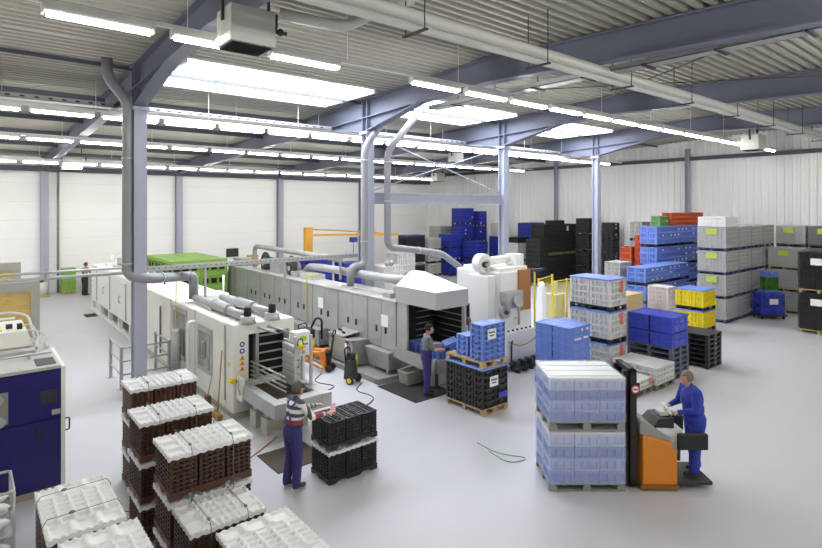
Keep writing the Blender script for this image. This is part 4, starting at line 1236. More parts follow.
# ---------------------------------------------------------------- the middle and right: stored loads
stack('folding_crate', 'folded blue crate', 'folded blue load', 11.9, 8.07, .95, 1.11, 1, 2, [(7, .21, True)], CRATEBLUE, 'folded', BLACKC, near=True)
part(LAST[(0, 0, 2)], 'label_strip', MB().box(12.5, 8.06, 1.27, 12.7, 8.068, 1.32).box(12.1, 8.06, 1.27, 12.4, 8.068, 1.31), PAPER, 'white label strips')
part(LAST[(0, 0, 1)], 'label_strip', MB().box(12.4, 8.06, 1.48, 12.46, 8.068, 1.54).box(12.62, 8.06, 1.48, 12.72, 8.068, 1.54), PAPER, 'white label strips')
stack('lidded_crate', 'pale grey crate', 'blue lidded tower', 13.7, 8.0, .86, 1.3, 1, 2, [(4, .178, True), (4, .178, True), (4, .178, True)], PALEC, 'shut', BLACKC, lid=(CRATEBLUE, True), lidname='crate_cover')
for k, row in enumerate((10, 6, 2)):
    o = LAST[(0, 0, row)]
    part(o, 'red_card', MB().box(14.2, 7.99, o.location.z + .0, 14.36, 7.998, o.location.z + .34), M('red_card', 'd9705f', .7), 'red card')
stack('flat_box', 'white flat crate', 'low white load', 13.62, 6.68, 1.02, 1.25, 3, 2, [(3, .145, True)], PALEC, 'shut', GWOOD, near=True)
stack('flat_box', 'white flat crate', 'lowest white load', 12.8, 6.76, .78, 1.0, 1, 2, [(2, .12, True)], PALEC, 'shut', GWOOD, near=True)
part(LAST[(0, 0, 1)], 'red_card', MB().box(13.4, 6.745, .2, 13.52, 6.753, .38), MATS['red_card'], 'red card')
z = 0
for k in range(6):
    pallet((15.27, 7.46, z), 1.0, 1.3, .142, M('grey_blue_pallet', '5a5f70', .7, var=.15), 'grey pallet %s from the floor under the folded royal blue crates' % ORD[k + 1], 'grey pallets under the royal blue crates', True)
    z += .144
stack('folding_crate', 'royal blue crate', 'load on grey pallets', 14.77, 6.81, 1.0, 1.3, 1, 2, [(2, .19, False)], ROYAL, 'folded', z0=z)
stack('folding_crate', 'royal blue crate', 'topmost load on grey pallets', 14.77, 6.81, 1.0, 1.3, 1, 2, [(2, .215, False)], ROYAL, 'folded', z0=z + .4)
z = 0
for k in range(7):
    pallet((17.08, 7.2, z), .96, 1.15, .138, BLACKC, 'black pallet %s from the floor in the low pallet stack' % ORD[k + 1], 'black pallets of the low stack', True)
    z += .14
stack('stacking_crate', 'yellow crate', 'yellow load', 21.3, 8.67, 1.1, 1.05, 3, 2, [(3, .2, True), (3, .2, True)], YELLOWC, 'open', BLACKC, lid=(CRATEBLUE, True), lidname='crate_cover')
stack('flat_box', 'pinkish flat box', 'film wrapped pale load', 19.0, 8.9, .55, .75, 1, 1, [(12, .145, True)], M('pinkish', 'ded0cc', .6), 'shut')
film(19.0, 8.9, 19.55, 9.65, .2, 1.9, 'clear film round the pinkish flat boxes')
pallet((17.85, 9.95, 0), 1.1, .9, .14, WOOD, 'wooden pallet under the two cardboard boxes')
solo('cardboard_box', MB().rbox(17.3, 9.5, .142, 18.4, 10.4, 1.12, .01), M('cardboard_dark', '8d7a5c', .8), 'brown cardboard box under the paler one behind the blue lidded tower', 'box')
solo('cardboard_box', MB().rbox(17.3, 9.5, 1.125, 18.4, 10.4, 1.7, .01), M('cardboard', 'c9b083', .8), 'pale cardboard box on top of the brown one behind the blue lidded tower', 'box')

# long rows of blue crates with white cards
stack('stacking_crate', 'blue crate', 'front blue row', 21.5, 11.0, 4.0, .82, 10, 2, [(3, .2, True), (3, .2, True), (3, .2, True)], CRATEBLUE, 'shut', BLACKC, ph=.13, cards=.28)
stack('carded_crate', 'blue crate', 'tall blue row', 24.6, 12.05, 5.6, .8, 14, 2, [(3, .268, True)] * 4, CRATEBLUE, 'shut', BLACKC, ph=.14, cards=.34)
stack('produce_crate', 'orange crate', 'orange pile up high', 26.6, 12.3, 3.6, .5, 10, 1, [(3, .21, False)], ORANGEC, 'open', z0=3.79)
stack('produce_crate', 'green crate', 'green pile up high', 25.5, 12.35, .9, .45, 2, 1, [(2, .24, False)], M('sage_plastic', '6f9a5c', .5), 'open', z0=3.79)
stack('produce_crate', 'orange crate', 'lower orange column', 25.0, 13.5, .7, .6, 1, 1, [(9, .29, True)], ORANGEC, 'open', BLACKC)
stack('produce_crate', 'orange crate', 'taller orange column', 25.2, 12.86, .6, .6, 1, 1, [(11, .29, True)], ORANGEC, 'open', BLACKC)
stack('storage_crate', 'grey crate', 'tall grey tower', 27.0, 14.0, .9, .68, 2, 2, [(4, .21, True)] * 4, GREYC, 'shut', BLACKC)
part(LAST[(0, 0, 2)], 'paper_sheet', MB().box(27.05, 13.985, 3.4, 27.4, 13.995, 3.75), PAPER, 'white paper')
stack('storage_crate', 'grey crate', 'low grey block', 22.0, 12.4, 1.0, .75, 2, 2, [(5, .2, True), (5, .2, True)], GREYC, 'shut', BLACKC)
stack('bin_crate', 'black crate', 'narrow black tower', 29.5, 17.1, .8, .7, 1, 2, [(4, .2, True)] * 4, BLACKC, 'shut', CHAR, cards=.5)
stack('bin_crate', 'black crate', 'wider black tower', 29.2, 18.5, 1.3, .9, 2, 2, [(4, .215, True)] * 4, BLACKC, 'shut', CHAR)
z = stack('black_box_crate', 'black crate', 'black wall', 27.2, 20.26, 3.5, 1.0, 8, 3, [(6, .29, False), (6, .29, True)], BLACKC, 'open', WOOD)
part(LAST[(5, 0, 2)], 'paper_sheet', MB().box(29.5, 20.245, 3.2, 29.7, 20.255, 3.5), PAPER, 'small white paper')
stack('black_box_crate', 'black crate', 'cap of black wall', 28.3, 20.4, 1.2, .6, 3, 1, [(1, .24, False)], BLACKC, 'open', z0=z)
stack('black_box_crate', 'black crate', 'low black block', 26.3, 19.9, .85, 1.05, 2, 2, [(9, .29, True)], BLACKC, 'open', WOOD)
z = stack('storage_crate', 'white-grey crate', 'pale far block', 27.6, 22.6, 1.3, 1.1, 2, 2, [(4, .26, True), (4, .26, True)], PALEC, 'shut', ROYAL)
stack('black_box_crate', 'black crate', 'dark far slice', 27.7, 22.7, 1.1, 1.0, 2, 2, [(2, .17, False)], BLACKC, 'open', z0=z)
stack('deep_crate', 'blue crate', 'highest far blue load', 28.9, 22.6, 1.5, 1.1, 3, 2, [(6, .28, True), (6, .28, True)], DEEPBLUE, 'shut', CHAR)
stack('deep_crate', 'blue crate', 'tallest far blue tower', 27.0, 27.2, 1.3, .95, 4, 3, [(4, .253, True)] * 4, DEEPBLUE, 'shut', CHAR, cards=.08)
stack('deep_crate', 'blue crate', 'second far blue tower', 28.5, 26.9, .85, .8, 2, 2, [(4, .24, True)] * 4, DEEPBLUE, 'shut', CHAR, cards=.12)
stack('deep_crate', 'blue crate', 'front far blue tower', 25.5, 26.75, 1.1, 1.15, 3, 3, [(4, .2, True)] * 3, DEEPBLUE, 'shut', CHAR, cards=.1)
stack('deep_crate', 'blue crate', 'low far blue block', 26.4, 25.2, 1.2, 1.2, 3, 3, [(4, .26, True), (4, .26, True)], DEEPBLUE, 'shut', CHAR, cards=.06)
z = stack('deep_crate', 'blue crate', 'blue block by column', 28.5, 25.0, 1.0, .9, 3, 2, [(4, .3, True), (4, .3, True)], DEEPBLUE, 'shut', CHAR)
solo('parts_bin', MB().rbox(28.5, 25.1, z, 29.05, 25.8, z + .9, .02), GREYC, 'grey bin on the far blue block by the third column', 'bin')
solo('parts_bin', MB().rbox(29.1, 25.1, z, 29.5, 25.8, z + .8, .02), YELLOWC, 'small yellow bin on the far blue block by the third column', 'bin')
stack('storage_crate', 'grey bin', 'far grey tower', 26.9, 29.2, 1.5, 1.3, 2, 1, [(1, .95, True)] * 3, GREYC, 'shut', CHAR)
stack('storage_crate', 'grey bin', 'low far grey tower', 24.3, 27.6, 1.2, 1.05, 2, 1, [(1, .72, True)] * 3, GREYC, 'shut', CHAR)
stack('storage_crate', 'black bin', 'far dark rack load', 22.0, 27.0, 1.5, 1.0, 2, 1, [(1, .8, True)] * 3, BLACKC, 'shut', GREYC, lid=(DEEPBLUE, False), lidname='crate_cover')

# grey crates under film along the right
for k in range(4):
    x = 23.7 + k * 1.42
    wh = ['corner grey tower', 'second grey wrapped tower', 'third grey wrapped tower', 'fourth grey wrapped tower'][k]
    z = stack('wrapped_crate', 'grey crate', wh, x, 8.79, 1.34, 1.1, 2, 2, [(5, .168, True)] * 4, GREYC, 'shut', M('blue_grey_pallet', '4c5273', .6), ph=.125, flank=(k == 0))
    for q in range(4):
        zz = q * .969
        cd = ((x - .04, 9.12, zz + .66, x - .032, 9.52, zz + .9), LIME, 'lime card') if k == 0 or (k == 2 and q == 3) else None
        film(x, 8.79, x + 1.34, 9.89, zz + .13, zz + (.962 if q < 3 else .975), 'clear film on the %s load from the floor of the %s' % (ORD[q + 1], wh), top=(q == 3), card=cd)
    if k == 0:
        stack('foam_box', 'white box', 'pale top of grey tower', x, 8.8, 1.34, 1.08, 2, 1, [(2, .2, False)], PAPER, 'shut', z0=z + .03)
for (x, y, lx, ly, n, wh) in ((28.2, 7.45, 1.15, 1.25, 3, 'grey tower behind dolly'), (29.45, 7.6, 1.2, 1.15, 4, 'grey tower against wall'), (29.45, 6.3, 1.2, 1.2, 4, 'dim tower near wall')):
    stack('wrapped_crate', 'grey crate', wh, x, y, lx, ly, 2, 2, [(5, .165, True)] * n, BLACKC if n == 4 and y < 7 else GREYC, 'shut', WOOD if n == 3 else MATS['blue_grey_pallet'], ph=.13)
    for q in range(n):
        zz = q * .957
        film(x, y, x + lx, y + ly, zz + .135, zz + (.95 if q < n - 1 else .965), 'clear film on the %s load from the floor of the %s' % (ORD[q + 1], wh), top=(q == n - 1),
             card=((x - .035, y + .45, zz + .62, x - .025, y + .85, zz + .86), LIME, 'lime card') if q == n - 1 else None)
stack('black_box_crate', 'black crate', 'black wrapped edge tower', 24.3, 5.25, 1.2, 1.22, 2, 2, [(4, .34, True), (4, .34, True)], BLACKC, 'open', WOOD)
for q in range(2):
    film(24.285, 5.235, 25.515, 6.485, .15 + q * 1.502, 1.49 + q * .03 + q * 1.502, 'dark crumpled film on the %s black load at the right edge' % ['lower', 'upper'][q], FILMD, .02, q == 1,
         ((24.235, 5.75, 1.05 + q * 1.5, 24.242, 6.1, 1.3 + q * 1.5), PAPER, 'white paper'))

# dolly with blue and green crates, turned towards the camera
DRZ = math.radians(-39.5)
t = thing('dolly', 'low black wheeled dolly carrying blue and green crates', 'dolly', (26.35, 8.1, 0), DRZ)
part(t, 'platform', MB().box(-.55, -.35, .12, .55, .35, .18), BLACKC, local=True)
for sx in (-.45, .45):
    for sy in (-.27, .27):
        part(t, 'caster', MB().tube([(sx - .02, sy, .055), (sx + .02, sy, .055)], .055, 10).box(sx - .03, sy - .03, .1, sx + .03, sy + .03, .12), BLACK, local=True)
def on_dolly(u, v, z):
    c, s = math.cos(DRZ), math.sin(DRZ)
    return (26.35 + u * c - v * s, 8.1 + u * s + v * c, z)
dm = crate_mesh(.5, .6, .3, ROYAL, 'vent')
for k in range(3):
    for i in range(2):
        put('dolly_crate', dm, on_dolly(-.25 + .5 * i, 0, .182 + .3 * k), DRZ, 'blue crate, %s from the dolly deck, %s half of the dolly load' % (ORD[k + 1], ['wall-far', 'wall-near'][i]), 'crate', 'blue crates on the dolly')
put('dolly_crate', crate_mesh(.62, .4, .12, CRATEBLUE, 'vent'), on_dolly(0, 0, 1.085), DRZ, 'flat pale blue crate under the green crates on the dolly', 'crate')
for k in range(2):
    put('dolly_crate', crate_mesh(.56, .4, .27, GREEND, 'vent'), on_dolly(.02, 0, 1.21 + .27 * k), DRZ, '%s green crate on the dolly load' % ['lower', 'upper'][k], 'crate')
put('dolly_crate', crate_mesh(.56, .4, .26, CRATEBLUE, 'vent'), on_dolly(0, 0, 1.755), DRZ, 'pale blue crate topping the green ones on the dolly', 'crate')
g = MB().box(-.16, -.312, .62, .2, -.306, .85)
o = put('paper_sheet', g.mesh('paper_sheet', PAPER), on_dolly(0, 0, 0), DRZ, 'white paper on the blue crates of the dolly', 'paper')

# lime green bulk bins and the far left
stack('bulk_bin', 'lime green bin', 'green block', 6.75, 24.0, 2.4, 4.2, 2, 4, [(4, .6, False)], GREENC, 'bin')
stack('bulk_bin', 'lime green crate', 'green wall pair', 4.08, 34.35, .68, .5, 2, 1, [(4, .31, True)], GREENC, 'shut', WOOD)
solo('white_drum', MB().tube([(3.1, 34.3, .12), (3.1, 34.3, .75)], .35, 14).ell((3.1, 34.3, .8), (.2, .2, .1), mi=1).box(2.7, 33.9, 0, 3.5, 34.7, .12, 2), [PALEC, CHAR, WOOD], 'white drum on a small pallet by the far wall column', 'drum')
solo('grey_chest', MB().rbox(5.3, 34.2, 0, 6.0, 35.0, .9, .02), GREYC, 'grey chest behind the person by the far wall', 'chest')
solo('wall_vent', MB().box(13.4, 35.3, 1.4, 14.2, 35.39, 1.95), CHAR, 'dark hatch low on the far wall right of the green block', 'vent')  # plain dark hatch panel on the far wall
solo('yellow_post', MB().box(11.0, 26.0, 0, 11.5, 26.3, 2.3), AMBER, 'short yellow post behind the steel tunnel', 'post')
# blue loads behind the steel tunnel
stack('deep_crate', 'blue crate', 'blue heap by fans', 13.0, 23.5, 1.3, 1.2, 3, 2, [(7, .28, True)], DEEPBLUE, 'shut', CHAR)
stack('deep_crate', 'blue crate', 'blue heap under crane', 15.0, 23.5, 1.2, 1.0, 2, 2, [(6, .28, True)], DEEPBLUE, 'shut', CHAR)
stack('storage_crate', 'pale crate', 'pale heap beyond tunnel', 16.6, 22.5, 1.4, 1.2, 2, 2, [(5, .3, True)], PALEC, 'shut', WOOD)
stack('storage_crate', 'pale crate', 'pale heap by crane', 20.0, 25.5, 1.4, 1.2, 2, 2, [(5, .36, True)], PALEC, 'shut', WOOD)
# jib crane
t = thing('jib_crane', 'yellow pillar crane with a long level arm behind the machines', 'crane', (14.3, 26, 0))
part(t, 'pillar', MB().box(14.1, 25.85, 0, 14.5, 26.15, 3.6), AMBER)
part(t, 'arm', MB().hexa([(14.5, 25.93, 3.12), (20.4, 25.93, 2.98), (20.4, 26.07, 2.98), (14.5, 26.07, 3.12)], [(14.5, 25.93, 3.24), (20.4, 25.93, 3.12), (20.4, 26.07, 3.12), (14.5, 26.07, 3.24)]), AMBER)
part(t, 'tie_rod', MB().tube([(14.3, 26, 3.52), (19.6, 26, 3.12)], .035, 8), AMBER)
part(t, 'hoist', MB().rbox(17.0, 25.85, 2.7, 17.4, 26.15, 2.98, .03).tube([(17.2, 26, 2.7), (17.2, 26, 1.9)], .02, 6), DEEPBLUE, 'blue hoist')
solo('fuse_box', MB().rbox(10.6, 14.2, 2.0, 10.95, 14.55, 2.75, .02).ell((10.7, 14.2, 2.85), (.08, .08, .1), mi=1).ell((10.88, 14.2, 2.85), (.08, .08, .1), mi=1).box(10.65, 14.25, 0, 10.9, 14.5, 2.0), [PALEC, ZINC], 'small pale box with two round lamps at the second column', 'box')

# yellow safety fence with a pale machine inside
t = thing('safety_fence', 'yellow wire mesh safety fence behind the folded blue crates', 'fence', (19.5, 14.2, 0))
for (x, y) in ((18.95, 14.4), (18.9, 13.65), (19.9, 13.65), (20.9, 13.65), (20.6, 14.9)):
    part(t, 'post', MB().box(x - .035, y - .035, 0, x + .035, y + .035, 1.65), YEL)
MESHW = M('wire_mesh', 'd8c94a', .5, alpha=.25)
for a, b in (((18.95, 14.4), (20.6, 14.9)), ((18.9, 13.65), (19.9, 13.65)), ((19.9, 13.65), (20.9, 13.65))):
    m = MB()
    for z in (.15, 1.6):
        m.tube([(*a, z), (*b, z)], .02, 6)
    for i in range(14):
        p = [a[q] + (b[q] - a[q]) * i / 13 for q in (0, 1)]
        m.tube([(*p, .15), (*p, 1.6)], .004, 4)
    for i in range(12):
        m.tube([(*a, .15 + .12 * i), (*b, .15 + .12 * i)], .004, 4)
    part(t, 'mesh_panel', m, YEL)
solo('wrapping_machine', MB().rbox(19.3, 13.8, 0, 20.0, 14.35, 1.0, .03).box(19.4, 13.9, 1.0, 19.6, 14.1, 1.5), M('beige_machine', 'c9c3a4', .5), 'beige machine inside the yellow safety fence', 'machine')
solo('white_post', MB().box(17.6, 13.2, 0, 17.85, 13.45, 1.5).ell((17.72, 13.32, 1.6), (.14, .14, .14)), WHITE, 'white post with a round head before the yellow fence', 'post')

# white trolley at the lower left edge
t = thing('wire_trolley', 'pale wire trolley at the lower left edge', 'trolley', (.1, 8.9, 0))
for zz in (.55, 1.1):
    part(t, 'frame', MB().tube(bend([(-.6, 8.5, zz), (.5, 8.5, zz), (.5, 9.2, zz), (-.6, 9.2, zz), (-.6, 8.5, zz)], .06), .018, 8), ZINC)
for (x, y) in ((.5, 8.5), (.5, 9.2), (-.6, 8.5), (-.6, 9.2)):
    part(t, 'upright', MB().tube([(x, y, .06), (x, y, 1.1)], .018, 8), ZINC)
    part(t, 'caster', MB().tube([(x - .02, y, .05), (x + .02, y, .05)], .05, 10), BLACK)
part(t, 'shelf', MB().box(-.6, 8.5, .2, .5, 9.2, .23).box(-.6, 8.5, .54, .5, 9.2, .56), ZINC)
for k, (y, z) in enumerate(((8.68, .235), (9.0, .235), (8.68, .565), (9.0, .565), (8.68, .76), (9.0, .76))):
    solo('roll_bag', MB().ell((0, y, z + .09), (.48, .15, .09), 16, 8), M('bag_white', 'e4e4de', .6, var=.05), 'white rolled bag on the wire trolley, %s shelf, %s row' % (['lower', 'upper', 'upper pile of the'][k // 2], ['near', 'back'][k % 2]), 'bag')

def hidden_crates():
    mats, mb = [], MB()
    for me, p in HID:
        for mt in me.materials:
            if mt not in mats:
                mats.append(mt)
        base = len(mb.f)
        mb.add([(v.co.x + p[0], v.co.y + p[1], v.co.z + p[2]) for v in me.vertices], [tuple(f.vertices) for f in me.polygons])
        for k, f in enumerate(me.polygons):
            mb.m[base + k] = mats.index(me.materials[f.material_index])
    solo('stored_crates', mb, mats, 'crates hidden inside the stored loads behind their outer rows', 'crates', kind='stuff')
hidden_crates()

# ================================================================ FORKLIFT AND ITS WRAPPED LOAD
FRZ = math.atan2(-.6366, .7712)
L0, D0 = 4.10, 9.38
def W(u, v, z=0):
    """point u along the truck (to its rear), v across it, measured from the truck's own origin"""
    a, b = L0 + u, D0 + v
    return Vector((a * .7712 + b * .6366, -a * .6366 + b * .7712, z))
t = thing('stacker_truck', 'orange ride-on stacker truck with a black mast and side pad', 'forklift', W(0, 0), FRZ)
F = lambda n, mb, m, lab=None, bevel=0: part(t, n, mb, m, lab, bevel, local=True)
b = MB().prism([(-.26, .1), (.31, .1), (.31, .62), (.2, .80), (-.26, .93)], 'y', -.40, .40)
F('body', b, ORANGE, 'orange body', .02)
F('skirt', MB().box(-.3, -.41, .03, .33, .41, .1), M('dark_amber', '8c5f1c', .5), 'dark lower skirt')
F('cover', MB().prism([(-.3, 1.12), (-.27, 1.15), (.22, .86), (.22, .8), (-.27, .93), (-.3, .93)], 'y', -.38, .38), M('cover_grey', '8f8f8c', .5), 'sloping grey cover', .01)
F('white_panel', MB().hexa([(.0, -.3, .86), (.36, -.3, .58), (.36, .3, .58), (.0, .3, .86)], [(.02, -.3, .99), (.45, -.3, .97), (.45, .3, .97), (.02, .3, .99)]), WHITE, 'white rear panel')
F('console', MB().hexa([(-.05, -.25, .96), (.32, -.25, .96), (.32, .25, .96), (-.05, .25, .96)], [(.08, -.22, 1.12), (.34, -.22, 1.14), (.34, .22, 1.14), (.08, .22, 1.12)]), BLACK, 'black console')
F('tiller', MB().tube(bend([(.2, 0, 1.1), (.3, -.02, 1.24), (.32, -.2, 1.24), (.32, .2, 1.24)], .05), .022, 8).rbox(.16, -.1, 1.12, .32, .1, 1.2, .02), PALEC, 'grey steering handle')
m = MB()
for s in (-1, 1):
    m.box(-.44, s * .28 - .05, .05, -.34, s * .28 + .05, 1.98)
    m.box(-.53, s * .22 - .035, .1, -.46, s * .22 + .035, 1.95)
m.box(-.44, -.33, 1.9, -.34, .33, 1.98).box(-.44, -.33, .05, -.34, .33, .15).box(-.45, -.3, 1.0, -.37, .3, 1.08)
for y in (-.08, .08):
    m.tube([(-.4, y, .1), (-.4, y, 1.85)], .03, 8)
F('mast', m, BLACK, 'black mast')
F('mast_guard', MB().box(-.335, -.3, .95, -.325, .3, 1.9), M('guard_black', '1b1b1b', .4, alpha=.75))
m = MB()
disc2 = [(.075 * math.cos(2 * PI * k / 20), .075 * math.sin(2 * PI * k / 20)) for k in range(20)]
m.add([(-.36 + x, -.335, 1.66 + z) for x, z in disc2], [tuple(range(20))], 0)
m.add([(-.36 + x * .68, -.337, 1.66 + z * .68) for x, z in disc2], [tuple(range(20))], 1)
m.box(-.4, -.34, 1.645, -.32, -.338, 1.675, 2)
m.box(-.43, -.334, 1.56, -.29, -.3, 1.76, 3)
F('round_sign', m, [RED, PAPER, INK, BLACK], 'red ringed round sign')
for s in (-.22, .22):
    F('fork', MB().hexa([(-1.7, s - .05, .04), (-.45, s - .06, .03), (-.45, s + .06, .03), (-1.7, s + .05, .04)], [(-1.7, s - .05, .06), (-.45, s - .06, .075), (-.45, s + .06, .075), (-1.7, s + .05, .06)]).box(-.5, s - .06, .03, -.45, s + .06, .6), BLACK, 'black fork')
F('platform', MB().box(.32, -.36, .07, .92, .36, .14), CHAR, 'dark standing platform', .02)
F('side_pad', MB().rbox(.3, -.45, .70, .80, -.37, .96, .02), BLACK, 'black side pad', .015)
F('side_pad', MB().rbox(.3, .37, .70, .80, .45, .96, .02), BLACK, 'black side pad', .015)
for y in (-.41, .41):
    F('pad_arm', MB().tube([(.34, y * .9, .5), (.34, y * .95, .75)], .025, 8), CHAR)
for (u, v) in ((-.05, -.3), (-.05, .3), (.2, 0)):
    F('wheel', MB().tube([(u, v - .05, .08), (u, v + .05, .08)], .08, 14), BLACK)
for s in (-.22, .22):
    F('load_wheel', MB().tube([(-1.5, s - .03, .04), (-1.5, s + .03, .04)], .038, 12), GREYC)

# wrapped load on the forks: two pallets of blue crates
u0, u1, v0, v1 = -1.82, -.56, -.42, .55
lw, ld = u1 - u0, v1 - v0
PG = M('grey_skid', '8c8c88', .6, var=.1)
z = .005
for q, nm in enumerate(('lower', 'upper')):
    key = [0, .1][0]
    p = W((u0 + u1) / 2, (v0 + v1) / 2, z)
    t2 = thing('pallet', 'grey pallet under the %s wrapped load on the truck' % nm, 'pallet', p, FRZ)
    deck, runs = pallet_parts(lw, ld, .15 if q else .125)
    part(t2, 'deck', deck, PG, local=True)
    for r in runs:
        if q == 0 or True:
            part(t2, 'runner', r, PG, local=True)
    z += .152 if q else .127
    for k in range(4):
        me = crate_mesh(lw / 3, ld / 2, .205 if q == 0 else .175, [CRATEBLUE, M('pale_blue_plastic', '9aaade', .45), CRATEBLUE, M('whitish_blue_plastic', 'bcc6e8', .45)][k], 'shut')
        for i in range(3):
            for j in range(2):
                if j and k < 3 and i > 0:
                    continue
                p = W(u0 + lw * (i + .5) / 3, v0 + ld * (j + .5) / 2, z)
                put('transport_crate', me, p, FRZ, 'blue crate %s from top in %s wrapped load, %s from mast, %s row' % (ORD[4 - k], nm, ORD[3 - i], ['near', 'back'][j]), 'crate', 'blue crates of the wrapped load')
        z += .205 if q == 0 else .175
    mb = MB().box(u0 + .005, v0 + .005, 0, u1 - .005, v1 - .005, .025, 0)
    for i in range(3):
        mb.box(u0 + .03, v0 + .1 + i * .3, .025, u1 - .03, v0 + .25 + i * .3, .04, 0 if i != 1 else 1)
    put('crate_cover', MB().add([(v[0], v[1], v[2]) for v in mb.v], mb.f, 0).mesh('crate_cover', [LIDW, CRATEBLUE]), W(0, 0, z), FRZ, 'white lid sheet on the %s wrapped load of the truck' % nm, 'lid')
    fm = MB()
    zz0, zz1 = (z - .82 if q == 0 else z - .70) + .004, z + .046
    rows, n = [], 8
    for k in range(n + 1):
        zz = zz0 + (zz1 - zz0) * k / n
        jj = [R.uniform(.004, .016) for _ in range(4)]
        rows += [(u0 - jj[0], v0 - jj[0], zz), (u1 + jj[1] * .3, v0 - jj[1], zz), (u1 + jj[2] * .3, v1 + jj[2], zz), (u0 - jj[3], v1 + jj[3], zz)]
    fs = [(4 * k + i, 4 * k + (i + 1) % 4, 4 * k + 4 + (i + 1) % 4, 4 * k + 4 + i) for k in range(n) for i in range(4)] + [(4 * n, 4 * n + 1, 4 * n + 2, 4 * n + 3)]
    fm.add(rows, fs)
    put('stretch_film', fm.mesh('stretch_film', M('milky_film', 'eef0f4', .2, var=.02, alpha=.24)), W(0, 0, 0), FRZ, 'milky film round the %s load carried by the truck' % nm, 'film')
    z += .047

# ================================================================ PEOPLE
SKIN = M('skin', 'c99a80', .55, var=.04)
def capsule(mb, p0, r0, p1, r1, n=14):
    p0, p1 = Vector(p0), Vector(p1)
    d = (p1 - p0)
    L = d.length
    d.normalize()
    pts, rs = [], []
    for k in range(1, 5):
        a = PI / 2 * k / 4
        pts.append(p0 - d * r0 * math.cos(a))
        rs.append(r0 * math.sin(a))
    for k in range(1, 4):
        pts.append(p0 + d * L * k / 4)
        rs.append(r0 + (r1 - r0) * k / 4)
    for k in range(4, 0, -1):
        a = PI / 2 * k / 4
        pts.append(p1 + d * r1 * math.cos(a))
        rs.append(r1 * math.sin(a))
    mb.tube(pts, rs, n)

